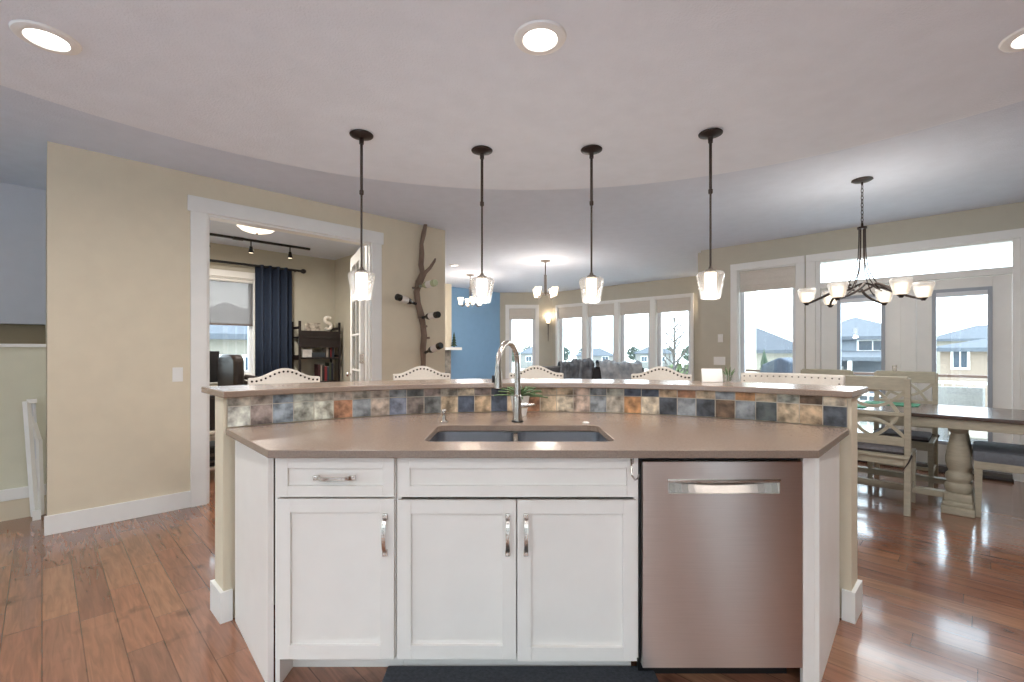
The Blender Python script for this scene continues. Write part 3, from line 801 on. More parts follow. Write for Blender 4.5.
# countertop with the sink cut-out
def rrect(x0, x1, y0, y1, r, n=6):
    pts = []
    for cx, cy, s in ((x1-r, y0+r, -PI/2), (x1-r, y1-r, 0), (x0+r, y1-r, PI/2), (x0+r, y0+r, PI)):
        for i in range(n+1): a = s+PI/2*i/n; pts.append((cx+r*math.cos(a), cy+r*math.sin(a)))
    return pts
SX0, SX1, SY0, SY1 = -0.36, 0.42, 1.895, 2.315
outer = [(-0.90, 1.73), (1.13, 1.73), (1.59, 2.215)]
ra = 2.088; am = math.radians(44.55)
outer += [(ICX+ra*math.sin(am-2*am*i/64), ICY+ra*math.cos(am-2*am*i/64)) for i in range(65)]
outer += [(-1.35, 2.215)]
bm = bmesh.new(); es = []
for loop in (outer, rrect(SX0, SX1, SY0, SY1, 0.05)):
    vv = [bm.verts.new((x, y, 0.885)) for x, y in loop]
    es += [bm.edges.new((vv[i], vv[(i+1) % len(vv)])) for i in range(len(vv))]
bmesh.ops.triangle_fill(bm, use_beauty=True, use_dissolve=False, edges=es)
r_ = bmesh.ops.extrude_face_region(bm, geom=list(bm.faces))
bmesh.ops.translate(bm, verts=[v for v in r_['geom'] if isinstance(v, bmesh.types.BMVert)], vec=(0, 0, 0.03))
bmesh.ops.recalc_face_normals(bm, faces=list(bm.faces))
w = MB(); w.bm.free(); w.bm = bm
ct = w.build('countertop', m_counter, bevel=0.005)
tag(ct, 'lower taupe stone countertop with clipped corners and a sink cut-out', 'countertop')

# double sink
sk = thing('kitchen_sink', 'undermount stainless steel double-bowl sink in the taupe countertop', 'sink', ((SX0+SX1)/2, (SY0+SY1)/2, 0.884))
cx, cy = (SX0+SX1)/2, (SY0+SY1)/2
def bowl(x0, x1):
    y0, y1 = SY0-0.004-cy, SY1+0.004-cy
    b = MB(); loops = []
    for (ins, z, r) in ((0.0, -0.002, 0.05), (0.004, -0.10, 0.05), (0.01, -0.165, 0.055), (0.03, -0.185, 0.06), (0.10, -0.19, 0.05)):
        loops.append([b._v((x, y, z)) for x, y in rrect(x0+ins-cx, x1-ins-cx, y0+ins, y1-ins, r)])
    for A, B in zip(loops, loops[1:]):
        n = len(A)
        for i in range(n): b.face([A[i], A[(i+1) % n], B[(i+1) % n], B[i]])
    b.face(loops[-1])
    o = b.build('bowl', m_sink, sk, smooth=True)
    d = MB(); mx = (x0+x1)/2-cx
    d.lathe([(0.045, -0.189), (0.045, -0.186), (0.032, -0.1865), (0.028, -0.188), (0, -0.188)], 20, Matrix.Translation((mx, 0.02, 0)))
    d.build('drain', m_nickel, o, smooth=True)
bowl(SX0-0.004, 0.008); bowl(0.026, SX1+0.004)
d = MB(); d.box(0.006-cx, 0.028-cx, SY0-cy-0.004, SY1-cy+0.004, -0.012, -0.006, 0.002); d.build('divider', m_nickel, sk)

# cabinets
def shaker(b, x0, x1, z0, z1, yf, fr=0.05, th=0.02, rec=0.013):
    b.box(x0, x0+fr, yf, yf+th, z0, z1, 0.0015); b.box(x1-fr, x1, yf, yf+th, z0, z1, 0.0015)
    b.box(x0+fr, x1-fr, yf, yf+th, z1-fr, z1, 0.0015); b.box(x0+fr, x1-fr, yf, yf+th, z0, z0+fr, 0.0015)
    b.box(x0+fr-0.002, x1-fr+0.002, yf+rec, yf+th-0.002, z0+fr-0.002, z1-fr+0.002)
def pull(parent, x, z, vertical, yf):
    b = MB(); L = 0.135
    pts = []
    for i in range(13):
        u = -1+2*i/12; off = 0.026*(1-u*u)**0.6+0.004 if abs(u) < 1 else 0.004
        pts.append((u*L/2, -off))
    for s in (-1, 1):
        pass
    for (q0, q1) in zip(pts, pts[1:]):
        if vertical: b.bar((x, yf+q0[1], z+q0[0]), (x, yf+q1[1], z+q1[0]), 0.014, 0.006)
        else: b.bar((x+q0[0], yf+q0[1], z), (x+q1[0], yf+q1[1], z), 0.006, 0.014)
    for s in (-1, 1):
        if vertical: b.box(x-0.009, x+0.009, yf-0.012, yf, z+s*L/2-0.012, z+s*L/2+0.012, 0.003)
        else: b.box(x+s*L/2-0.012, x+s*L/2+0.012, yf-0.012, yf, z-0.009, z+0.009, 0.003)
    return b.build('handle', m_nickel, parent)
def carcass(t, x0, x1):
    b = MB(); y0, y1 = FRONT+0.021, 2.37; z0, z1 = 0.108, 0.883; k = 0.018
    b.box(x0, x0+k, y0, y1, z0, z1); b.box(x1-k, x1, y0, y1, z0, z1); b.box(x0+k, x1-k, y0, y1, z0, z0+k); b.box(x0+k, x1-k, y1-k, y1, z0+k, z1)
    b.box(x0+k, x1-k, y0, y0+0.02, z1-0.03, z1)
    b.build('carcass', m_cab, t)
    b = MB(); b.box(x0, x1, FRONT+0.13, FRONT+0.148, 0.0, 0.108); b.build('toe_kick', m_cab, t)
cb = thing('base_cabinet', 'white base cabinet with one drawer over one door, at the left end of the island', 'cabinet')
carcass(cb, -0.905, -0.442)
b = MB(); b.box(-0.905, -0.888, FRONT+0.022, FRONT+0.13, 0.0, 0.108); b.build('toe_return', m_cab, cb)
b = MB(); shaker(b, -0.89, -0.446, 0.728, 0.878, FRONT, 0.042); dr = b.build('drawer_front', m_cab, cb); pull(dr, -0.668, 0.803, False, FRONT)
b = MB(); shaker(b, -0.89, -0.446, 0.115, 0.721, FRONT, 0.052); dr = b.build('door', m_cab, cb); pull(dr, -0.478, 0.588, True, FRONT)
cb = thing('sink_cabinet', 'wide white cabinet under the sink with a false drawer front and two doors', 'cabinet')
carcass(cb, -0.440, 0.482)
b = MB(); shaker(b, -0.428, 0.476, 0.728, 0.878, FRONT, 0.042); b.build('false_front', m_cab, cb)
b = MB(); shaker(b, -0.434, 0.016, 0.115, 0.716, FRONT, 0.052); dr = b.build('door', m_cab, cb); pull(dr, -0.016, 0.588, True, FRONT)
b = MB(); shaker(b, 0.020, 0.472, 0.108, 0.716, FRONT, 0.052); dr = b.build('door', m_cab, cb); pull(dr, 0.053, 0.588, True, FRONT)
# towel hook over the false front
b = MB()
b.tube([(0.452, FRONT-0.004, 0.875), (0.445, FRONT-0.022, 0.85), (0.444, FRONT-0.034, 0.82), (0.455, FRONT-0.036, 0.803), (0.468, FRONT-0.03, 0.808), (0.473, FRONT-0.022, 0.82)], 0.0035, 8)
b.box(0.446, 0.458, FRONT-0.006, FRONT, 0.855, 0.882, 0.001)
tag(b.build('towel_hook', m_nickel), 'small curved metal hook over the right end of the false drawer front', 'hook')

# angled end panels
def end_panel(p0, p1, label, flip):
    p0 = Vector(p0+(0,)); p1 = Vector(p1+(0,)); d = (p1-p0); L = d.length
    ang = math.atan2(d.y, d.x)
    T = Matrix.Translation(p0) @ Matrix.Rotation(ang, 4, 'Z')
    s = -1 if flip else 1       # outward side in local y
    b = MB(T)
    y0, y1 = (-0.02, 0.0) if flip else (0.0, 0.02)
    b.box(0, L, min(y0, y1), max(y0, y1), 0.0, 0.884)
    o0, o1 = (0.0, 0.007) if flip else (-0.007, 0.0)
    f = 0.06
    b.box(0.0, 0.012, o0, o1, 0, 0.884); b.box(L-0.14, L-0.11, o0, o1, 0.30, 0.80)
    o = b.build('end_panel', m_cab)
    return tag(o, label, 'panel')
end_panel((-1.300, 2.245), (-0.912, 1.798), 'white end panel slanting back beside the drawer cabinet', True)
end_panel((1.152, 1.798), (1.540, 2.245), 'white end panel slanting back to the right of the dishwasher', True)

# dishwasher
dw = thing('dishwasher', 'stainless steel dishwasher with a pocket handle built into the island', 'dishwasher')
b = MB(); b.box(0.487, 1.098, FRONT+0.03, 2.35, 0.10, 0.875); b.build('body', m_black, dw)
x0, x1 = 0.494, 1.096; z0, z1 = 0.085, 0.862; yf = FRONT-0.002
hx0, hx1, hz0, hz1 = 0.590, 1.010, 0.742, 0.792
b = MB()
b.box(x0, hx0, yf, yf+0.03, z0, z1, 0.0); b.box(hx1, x1, yf, yf+0.03, z0, z1); b.box(hx0, hx1, yf, yf+0.03, z0, hz0); b.box(hx0, hx1, yf, yf+0.03, hz1, z1)
b.build('door', m_dwsteel, dw)
b = MB(); n = 16
for i in range(n):
    u0, u1 = i/n, (i+1)/n; f = lambda u: 0.004+0.014*math.sin(PI*u)
    xa, xb = hx0+(hx1-hx0)*u0, hx0+(hx1-hx0)*u1
    V = [b._v(q) for q in ((xa, yf+0.003, hz0), (xb, yf+0.003, hz0), (xb, yf+f(u1)+0.006, hz1-0.008), (xa, yf+f(u0)+0.006, hz1-0.008))]
    b.face(V)
    V = [b._v(q) for q in ((xa, yf-f(u0)*0.3, hz1-0.008), (xb, yf-f(u1)*0.3, hz1-0.008), (xb, yf-f(u1)*0.3, hz1+0.0), (xa, yf-f(u0)*0.3, hz1+0.0))]
    b.face(V)
b.box(hx0-0.003, hx1+0.003, yf-0.003, yf+0.001, hz1-0.002, hz1+0.004, 0.001)
b.build('pocket_handle', m_nickel, dw, smooth=True)
b = MB(); b.box(1.106, 1.150, FRONT+0.012, FRONT+0.03, 0.0, 0.884, 0.001); tag(b.build('filler_strip', m_cab), 'narrow white filler strip between the dishwasher and the slanting end panel', 'trim')
b = MB(); b.box(0.50, 1.09, FRONT+0.09, FRONT+0.11, 0.0, 0.10); b.build('toe_panel', m_black, dw)

# faucet
fx, fy = 0.028, 2.42
fa = thing('kitchen_faucet', 'tall brushed nickel pull-down faucet arching over the sink', 'faucet', (fx, fy, 0.915))
b = MB(); b.lathe([(0.031, 0), (0.031, 0.006), (0.027, 0.010), (0, 0.010)], 24); b.build('base_ring', m_black, fa, smooth=True)
b = MB(); b.lathe([(0.025, 0.010), (0.024, 0.02), (0.0215, 0.05), (0.0215, 0.13), (0.020, 0.135), (0.0185, 0.14)], 24); b.build('body', m_nickel, fa, smooth=True)
# spout plane turned to the left and forward
dx, dy = -0.093, -0.20; Ls = math.hypot(dx, dy)
pts = [(0, 0, 0.13), (0, 0, 0.24), (0, 0, 0.293)]
rr = Ls/2
for i in range(1, 15):
    a = PI-PI*i/14
    u = rr+rr*math.cos(a)
    pts.append((dx*u/Ls, dy*u/Ls, 0.293+1.02*rr*math.sin(a)))
pts.append((dx, dy, 0.285))
b = MB(); b.tube(pts, [0.0185, 0.0155, 0.0135]+[0.0130]*14+[0.0135], 16); sp = b.build('spout', m_nickel, fa, smooth=True)
b = MB(); b.lathe([(0.015, 0.0), (0.0155, -0.02), (0.019, -0.05), (0.0205, -0.085), (0.0205, -0.10), (0.017, -0.104), (0, -0.104)], 20, Matrix.Translation((dx, dy, 0.292)))
b.build('spray_head', m_nickel, fa, smooth=True)
b = MB(); b.box(dx-0.030, dx-0.020, dy-0.008, dy+0.008, 0.215, 0.25, 0.003); b.build('spray_button', m_black, fa)
b = MB()
b.cyl((0.018, 0, 0.085), 0.0145, 0.03, 16, 'X'); b.tube([(0.045, 0, 0.085), (0.062, -0.012, 0.088), (0.088, -0.035, 0.093)], [0.013, 0.009, 0.006], 12)
b.build('lever', m_nickel, fa, smooth=True)
# soap dispenser
sd = thing('soap_dispenser', 'small nickel soap dispenser set in the counter left of the faucet', 'soap dispenser', (-0.345, 2.39, 0.915))
b = MB(); b.lathe([(0.020, 0), (0.020, 0.006), (0.012, 0.012), (0.009, 0.03), (0.009, 0.042), (0, 0.042)], 18); b.build('base', m_nickel, sd, smooth=True)
b = MB(); b.lathe([(0.011, 0.042), (0.013, 0.05), (0.013, 0.064), (0.008, 0.07), (0, 0.07)], 18); b.tube([(0, 0, 0.056), (0.002, -0.03, 0.055), (0.004, -0.048, 0.048)], 0.0045, 8)
b.build('pump_head', m_nickel, sd, smooth=True)
b = MB(); b.lathe([(0.018, 0), (0.018, 0.003), (0.010, 0.006), (0, 0.006)], 18); o = b.build('sink_hole_cover', m_trim, smooth=True); o.location = (0.375, 2.385, 0.9155)
tag(o, 'small round white cap on the counter behind the right bowl', 'hole cover')

# succulent pot behind the faucet
m_pot = mat('white_glazed_pot', (236, 234, 230), 0.25)
m_leaf = mat('succulent_green', (88, 112, 72), 0.5, var=0.25, vscale=12)
pt = thing('potted_succulent', 'spiky green plant in a white pot behind the faucet', 'plant', (0.045, 2.66, 0.915))
b = MB(); b.lathe([(0, 0), (0.036, 0), (0.040, 0.02), (0.054, 0.105), (0.057, 0.115), (0.052, 0.115), (0.048, 0.10), (0, 0.10)], 28); b.build('pot', m_pot, pt, smooth=True)
b = MB(); rnd = random.Random(3)
for k in range(34):
    a = k*2.4; el = 0.15+1.1*(k/34); L = 0.16*(1-0.35*k/34)
    prev = None
    rows_ = []
    for j in range(6):
        u = j/5; rad = L*u*math.cos(el*0.9); z = 0.102+L*math.sin(el)*u*(1.15-0.35*u) - 0.02*u*u; wdt = 0.011*(1-u)**0.7*(0.7+0.6*u)+0.0005
        c = Vector((rad*math.cos(a), rad*math.sin(a), z)); s = Vector((-math.sin(a), math.cos(a), 0))
        rows_.append((b._v(c-s*wdt), b._v(c+Vector((0, 0, -0.004))), b._v(c+s*wdt), b._v(c+Vector((0, 0, 0.004)))))
    for A, B in zip(rows_, rows_[1:]):
        for i in range(4): b.face([A[i], A[(i+1) % 4], B[(i+1) % 4], B[i]])
b.build('leaves', m_leaf, pt, smooth=True)

# floor mat in front of the sink
m_mat = mat('charcoal_woven_mat', (74, 76, 82), 0.95, var=0.2, vscale=70, bump=0.4, bscale=150)
b = MB(); b.box(-0.50, 0.565, 1.15, 1.895, 0.0, 0.012, 0.005); o = b.build('floor_mat', m_mat)
tag(o, 'charcoal woven mat on the floor in front of the sink cabinet', 'mat')

# bar items: card and little plant at the right of the bar
def on_bar(r, ang): return (ICX+r*math.sin(ang), ICY+r*math.cos(ang))
def on_bar_px(px, R):
    k = (px-512)/F_PX; A = k*k+1; B = -2*(k*ICX+ICY); Cc = ICX**2+ICY**2-R*R; Y = (-B+math.sqrt(B*B-4*A*Cc))/(2*A); return (k*Y, Y)
x, y = on_bar_px(712.5, 2.38)
b = MB(Matrix.Rotation(math.radians(-14), 4, 'X')); b.box(-0.06, 0.06, -0.002, 0.002, 0, 0.082); b.box(-0.06, 0.06, 0.0, 0.035, 0.0, 0.003)
o = b.build('place_card', m_trim); o.location = (x, y, 1.0925); o.rotation_euler = (0, 0, math.radians(-8))
tag(o, 'blank white card standing on the right of the bar top', 'card')
x, y = on_bar_px(729, 2.39)
sp_ = thing('small_potted_plant', 'tiny green sprig in a clear glass beside the white card on the bar', 'plant', (x, y, 1.0925))
b = MB(); b.lathe([(0, 0), (0.022, 0), (0.024, 0.045), (0.021, 0.045), (0.019, 0.005), (0, 0.005)], 16); b.build('glass_cup', m_shade, sp_, smooth=True)
b = MB()
for k in range(9):
    a = k*0.9; L = 0.07+0.012*(k % 3)
    p0 = (0.008*math.cos(a), 0.008*math.sin(a), 0.008); p1 = (0.018*math.cos(a), 0.018*math.sin(a), L*0.7); p2 = (0.035*math.cos(a), 0.035*math.sin(a), L)
    b.tube([p0, p1, p2], [0.002, 0.005, 0.001], 5)
b.build('leaves', m_leaf, sp_)

# ============================================================ BAR STOOLS
def make_stool(label, flat=False):
    t = thing('bar_stool', label, 'bar stool', (0, 0, 0), 0, 'cream bar stools with nailhead backs')
    W = 0.225 if not flat else 0.25; zt = 1.10 if not flat else 1.125
    def topz(x):
        u = abs(x)/W
        if flat: return zt+0.005*(1-u*u)
        return zt+0.062*(0.5+0.5*math.cos(PI*min(1, u/0.86)))
    n = 24
    out = [(-W+0.012, 0.80), (W-0.012, 0.80)]
    out += [(W-2*W*i/n, topz(W-2*W*i/n)) for i in range(n+1)]
    b = MB(Matrix.Rotation(PI/2, 4, 'X')); b.prism(out, -0.032, 0.032)
    bk = b.build('backrest', m_white_fab, t, bevel=0.010)
    bk.location = (0, 0.21, 0); 
    # nail heads, front and back
    b = MB(); pts_ = []
    ins = 0.022
    nn = 15
    for i in range(nn+1):
        x = -W+ins+(2*W-2*ins)*i/nn; pts_.append((x, topz(x)-ins))
    for s in (-1, 1):
        for k in range(1, 9): pts_.append((s*(W-ins), topz(W)-ins-0.032*k))
    for (x, z) in pts_:
        for s in (-1, 1):
            b.sphere((x, s*(0.030 if flat else 0.0315), z), 0.006 if flat else 0.0075, 1, 0.5, 1, 6)
    nh = b.build('nailhead_trim', m_nail, bk)
    b = MB(); b.box(-0.235, 0.235, -0.21, 0.17, 0.66, 0.76, 0.03); b.build('seat', m_white_fab, t)
    b = MB(); b.box(-0.225, 0.225, -0.20, 0.20, 0.61, 0.66, 0.004); b.build('seat_frame', m_legwood, t)
    for sx in (-1, 1):
        for sy in (-1, 1):
            b = MB(); b.bar((sx*0.225, sy*0.195, 0.0), (sx*0.20, sy*0.175, 0.62), 0.04, 0.04); b.build('leg', m_legwood, t)
        b = MB(); b.bar((sx*0.205, 0.212, 0.60), (sx*0.205, 0.212, 0.83), 0.035, 0.03); b.build('back_post', m_legwood, t)
    b = MB()
    for sy in (-1, 1): b.bar((-0.213, sy*0.186, 0.28), (0.213, sy*0.186, 0.28), 0.025, 0.03)
    for sx in (-1, 1): b.bar((sx*0.215, -0.186, 0.20), (sx*0.215, 0.186, 0.20), 0.025, 0.03)
    b.build('stretcher', m_legwood, t)
    return t
def place(t, px, R, turn=0.0):
    k = (px-512)/F_PX
    # ray meets circle of radius R about the bar centre
    A = k*k+1; B = -2*(k*ICX+ICY); Cc = ICX**2+ICY**2-R*R
    Y = (-B+math.sqrt(B*B-4*A*Cc))/(2*A); X = k*Y
    ang = math.atan2(X-ICX, Y-ICY)
    return (X, Y, -ang+turn)
first = None
SL = ['cream arched-back bar stool with nailheads, farthest left at the bar', 'cream arched-back bar stool in front of the driftwood wine rack',
      'cream arched-back bar stool right behind the faucet', 'cream arched-back bar stool in front of the living room windows, left of the white card']
for i, (px, R) in enumerate([(285, 3.02), (422, 3.12), (536, 3.14), (661, 3.10)]):
    x, y, rz = place(None, px, R)
    ox, oy = 0.21*math.sin(-rz), 0.21*math.cos(-rz)
    L = (x-ox, y-oy, 0)
    if first is None:
        first = make_stool(SL[0]); first.location = L; first.rotation_euler = (0, 0, rz)
    else: copy_tree(first, L, rz, SL[i])
s5 = make_stool('cream straight-topped bar stool at the right end of the bar', True)
x, y, rz = place(None, 790, 3.0, -0.10); ox, oy = 0.21*math.sin(-rz), 0.21*math.cos(-rz)
s5.location = (x-ox, y-oy, 0); s5.rotation_euler = (0, 0, rz); s5.scale = (1.22, 1, 1)

# ============================================================ PENDANTS
def make_pendant(label):
    t = thing('pendant_lamp', label, 'pendant lamp', (0, 0, 0), 0, 'pendant lamps over the bar')
    zc = KCEIL
    b = MB(); b.lathe([(0, zc-0.001), (0.062, zc-0.001), (0.068, zc-0.006), (0.066, zc-0.012), (0.04, zc-0.022), (0.014, zc-0.028), (0.013, zc-0.06), (0, zc-0.06)], 28); b.build('canopy', m_bronze, t, smooth=True)
    b = MB(); b.cyl((0, 0, 2.215), 0.0085, zc-0.05-2.215, 10); b.lathe([(0.0085, 2.20), (0.0125, 2.205), (0.0125, 2.225), (0.0085, 2.23)], 12); b.cyl((0, 0, 1.775), 0.0062, 0.44, 10)
    b.build('stem', m_bronze, t, smooth=True)
    b = MB(); b.lathe([(0, 1.775), (0.009, 1.775), (0.013, 1.762), (0.030, 1.754), (0.032, 1.747), (0, 1.747)], 20); b.build('socket_cap', m_greymetal, t, smooth=True)
    b = MB(); b.lathe([(0.034, 1.750), (0.062, 1.744), (0.076, 1.734), (0.078, 1.718), (0.055, 1.592), (0.051, 1.586), (0.049, 1.592), (0.074, 1.716), (0.072, 1.730), (0.060, 1.739), (0.034, 1.746)], 28, cap=False); b.build('glass_shade', m_shade, t, smooth=True)
    b = MB(); b.lathe([(0, 1.740), (0.032, 1.739), (0.034, 1.731), (0.032, 1.640), (0.029, 1.635), (0, 1.635)], 22); b.build('inner_diffuser', m_bulb, t, smooth=True)
    
    return t
PL = ['glass pendant lamp farthest left over the bar, before the study doorway', 'glass pendant lamp second from the left, in front of the blue wall',
      'glass pendant lamp third from the left, in front of the living room windows', 'glass pendant lamp farthest right over the bar, before the greige wall']
first = None
for i, px in enumerate([361.5, 482, 591.5, 710.5]):
    x, y, rz = place(None, px, 2.27)
    if first is None: first = make_pendant(PL[0]); first.location = (x, y, 0)
    else: copy_tree(first, (x, y, 0), 0, PL[i])
    d = bpy.data.lights.new('pendant_light', 'POINT'); d.energy = 3.2; d.color = (1, 0.93, 0.86); d.shadow_soft_size = 0.04
    o = bpy.data.objects.new('pendant_light', d); COL.objects.link(o); o.location = (x, y, 1.56)

# recessed ceiling lamps
def can_light(x, y, z, label, group='round ceiling lamps', power=CAN_W, r=0.085):
    t = thing('recessed_ceiling_lamp', label, 'ceiling lamp', (x, y, z), 0, group)
    b = MB(); b.lathe([(r, -0.001), (r+0.018, -0.003), (r+0.02, -0.001)], 32, cap=False); b.lathe([(r-0.018, -0.004), (r-0.014, -0.012), (r, -0.014), (r+0.018, -0.008), (r+0.022, -0.0005), (r-0.02, -0.0005)], 36, cap=False)
    b.build('trim_ring', m_trim, t, smooth=True)
    b = MB(); b.lathe([(r-0.016, -0.004), (r*0.5, -0.009), (0, -0.011)], 28, cap=False); b.build('lens', m_can, t, smooth=True)
    a = area('ceiling_lamp_light', (x, y, z-0.02), (0, 0, 0), 2*r-0.02, 0, power, (1, 0.97, 0.93), shape='DISK')
    return t
can_light(0.115, 1.92, KCEIL, 'round lit ceiling lamp above the sink, centre of the kitchen ceiling')
can_light(-1.90, 1.92, KCEIL, 'round lit ceiling lamp at the far left of the kitchen ceiling')
can_light(2.12, 1.90, KCEIL, 'round lit ceiling lamp at the right edge of the kitchen ceiling')
for x, y in ((-1.5, -0.9), (1.7, -0.9), (0.1, -2.2)):  # unseen lamps added for more kitchen light
    can_light(x, y, KCEIL, 'added unseen round ceiling lamp over the open kitchen floor facing the island')
can_light(-0.99, 8.0, CEIL, 'small dim round ceiling lamp near the blue wall', power=3, r=0.06)

# ============================================================ DINING CHANDELIER
CHX, CHY = 2.98, 4.0
ch = thing('chandelier', 'dark six-light chandelier with glass cup shades over the dining table', 'chandelier', (CHX, CHY, 0))
b = MB(); b.lathe([(0, CEIL-0.001), (0.075, CEIL-0.001), (0.078, CEIL-0.008), (0.06, CEIL-0.018), (0.012, CEIL-0.026), (0, CEIL-0.026)], 28); b.cyl((0, 0, CEIL-0.045), 0.008, 0.03, 10); b.build('canopy', m_bronze, ch, smooth=True)
# chain
b = MB(); z = CEIL-0.045; k = 0
while z > 2.36:
    pts = []
    for i in range(13):
        a = 2*PI*i/12; u, v = 0.009*math.cos(a), 0.019*math.sin(a)
        pts.append((u, 0, z-0.019+v) if k % 2 else (0, u, z-0.019+v))
    b.tube(pts, 0.0028, 6, cap=False); z -= 0.031; k += 1
b.build('chain', m_bronze, ch, smooth=True)
b = MB(); b.lathe([(0, 2.37), (0.008, 2.37), (0.01, 2.34), (0.034, 2.335), (0.036, 2.32), (0.0, 2.32)], 20); b.build('hub', m_bronze, ch, smooth=True)
RZ = [math.radians(30+60*i) for i in range(6)]
for i, a in enumerate(RZ):
    ca, sa = math.cos(a), math.sin(a)
    r = MB()
    pr = [(0.022, 2.325), (0.023, 2.22), (0.027, 2.08), (0.045, 1.96), (0.09, 1.87), (0.15, 1.80), (0.21, 1.765)]
    r.tube([(ca*q, sa*q, z) for q, z in pr], 0.0042, 8); r.build('rod', m_bronze, ch, smooth=True)
    r = MB()
    a2 = a+0.9
    P = []
    for j in range(13):
        u = j/12; q = 0.10+0.30*u; z = 1.79+0.055*math.sin(PI*min(1, (1-u)*1.0)*0.5)**1.0*(1-u) - 0.09*u**1.2
        aa = a+0.55*(1-u)
        P.append((q*math.cos(aa), q*math.sin(aa), z))
    tb_w = [0.013-0.004*j/12 for j in range(13)]
    r.tube(P, tb_w, 8); 
    arm = r.build('arm', m_bronze, ch, smooth=True)
    ex, ey, ez = P[-1]
    c_ = MB(); c_.lathe([(0, -0.012), (0.012, -0.012), (0.02, 0.0), (0.026, 0.006), (0.03, 0.012), (0, 0.012)], 18, Matrix.Translation((ex, ey, ez))); c_.build('cup', m_bronze, arm, smooth=True)
    g = MB(); T = Matrix.Translation((ex, ey, ez))
    g.lathe([(0.028, 0.012), (0.042, 0.014), (0.048, 0.02), (0.072, 0.115), (0.0725, 0.125), (0.066, 0.138), (0.063, 0.136), (0.068, 0.124), (0.068, 0.116), (0.044, 0.023), (0.028, 0.017)], 24, T, cap=False); g.build('glass_shade', m_shade2, arm, smooth=True)
    g = MB(); g.lathe([(0, 0.018), (0.034, 0.018), (0.045, 0.095), (0.042, 0.10), (0, 0.10)], 20, T); g.build('inner_diffuser', m_bulb, arm, smooth=True)
# ring joining the arms
r = MB(); P = [(0.12*math.cos(2*PI*i/30), 0.12*math.sin(2*PI*i/30), 1.82+0.022*math.cos(6*PI*i/30*1.0)) for i in range(31)]
r.tube(P, 0.009, 8, cap=False); r.build('ring', m_bronze, ch, smooth=True)
d = bpy.data.lights.new('chandelier_light', 'POINT'); d.energy = 9; d.color = (1, 0.92, 0.82); d.shadow_soft_size = 0.25
o = bpy.data.objects.new('chandelier_light', d); COL.objects.link(o); o.location = (CHX, CHY, 2.05)
d2 = bpy.data.lights.new('chandelier_light', 'POINT'); d2.energy = 6; d2.color = (1, 0.97, 0.93); d2.shadow_soft_size = 0.3  # extra light under the fixture, added as fill for the dining area
o = bpy.data.objects.new('chandelier_light', d2); COL.objects.link(o); o.location = (CHX, CHY, 1.55)

# small living room chandeliers
def mini(label, x, y, zb, rot):
    t = thing('chandelier', label, 'chandelier', (x, y, 0), rot)
    b = MB(); b.lathe([(0, CEIL-0.001), (0.085, CEIL-0.001), (0.085, CEIL-0.01), (0.02, CEIL-0.03), (0, CEIL-0.03)], 20); b.build('canopy', m_greymetal, t, smooth=True)
    b = MB(); b.cyl((0, 0, zb+0.02), 0.008, CEIL-0.02-zb, 8); b.tube([(0.02, 0, zb+0.35), (0.02, 0, zb+0.05)], 0.005, 6); b.tube([(-0.02, 0, zb+0.35), (-0.02, 0, zb+0.05)], 0.005, 6); b.build('stem', m_greymetal, t)
    for i in range(4):
        a = PI/4*0+i*PI/2+0.35; ca, sa = math.cos(a), math.sin(a)
        r = MB(); r.tube([(0.01*ca, 0.01*sa, zb+0.03), (0.07*ca, 0.07*sa, zb+0.05), (0.15*ca, 0.15*sa, zb-0.03), (0.19*ca, 0.19*sa, zb-0.01)], 0.009, 8); arm = r.build('arm', m_greymetal, t, smooth=True)
        g = MB(); g.lathe([(0, 0), (0.03, 0), (0.055, 0.12), (0.058, 0.135), (0.0, 0.135)], 18, Matrix.Translation((0.19*ca, 0.19*sa, zb))); g.build('glass_shade', m_bulb, arm, smooth=True)
    d = bpy.data.lights.new('chandelier_light', 'POINT'); d.energy = 16; d.color = (1, 0.80, 0.62); d.shadow_soft_size = 0.2
    o = bpy.data.objects.new('chandelier_light', d); COL.objects.link(o); o.location = (x, y, zb+0.30)
    d.energy = 8
    d2 = bpy.data.lights.new('chandelier_light', 'POINT'); d2.energy = 22; d2.color = (1.0, 0.95, 0.9); d2.shadow_soft_size = 0.25  # extra light below the fixture, added to brighten the far ceiling
    o = bpy.data.objects.new('chandelier_light', d2); COL.objects.link(o); o.location = (x, y, zb-0.30)
mini('small four-light chandelier before the living room windows', 0.54, 7.6, 2.16, 0.5)
mini('small four-light chandelier in front of the blue wall', -0.80, 9.0, 2.16, 0.0)

# wall sconces
def sconce(label, M, a, b0):
    t = thing('wall_sconce', label, 'wall lamp')
    c = MB(M); c.tube([(a, b0-0.06, 1.52), (a, b0-0.06, 1.95)], [0.006, 0.014], 10); c.cyl((a, b0-0.06, 1.72), 0.012, 0.06, 10, 'Y'); c.lathe([(0.02, 1.94), (0.05, 1.955), (0.055, 1.965), (0, 1.965)], 16, Matrix.Translation((a, b0-0.06, 0))); c.build('bracket', m_greymetal, t, smooth=True)
    g = MB(M); g.lathe([(0, 1.966), (0.035, 1.966), (0.05, 2.03), (0.075, 2.10), (0.07, 2.10), (0.03, 1.97)], 18, Matrix.Translation((a, b0-0.06, 0)), cap=False); g.build('glass_shade', m_bulb, t, smooth=True)
    d = bpy.data.lights.new('sconce_light', 'POINT'); d.energy = 1.6; d.color = (1, 0.8, 0.6); d.shadow_soft_size = 0.05
    o = bpy.data.objects.new('sconce_light', d); COL.objects.link(o); o.location = M @ Vector((a, b0-0.09, 2.16))
sconce('torch-shaped wall sconce between the narrow window and the row of four', Matrix.Identity(4), 0.90, BA)
sconce('torch-shaped wall sconce half hidden by the wall corner right of the four windows', MR, -3.72, BB)

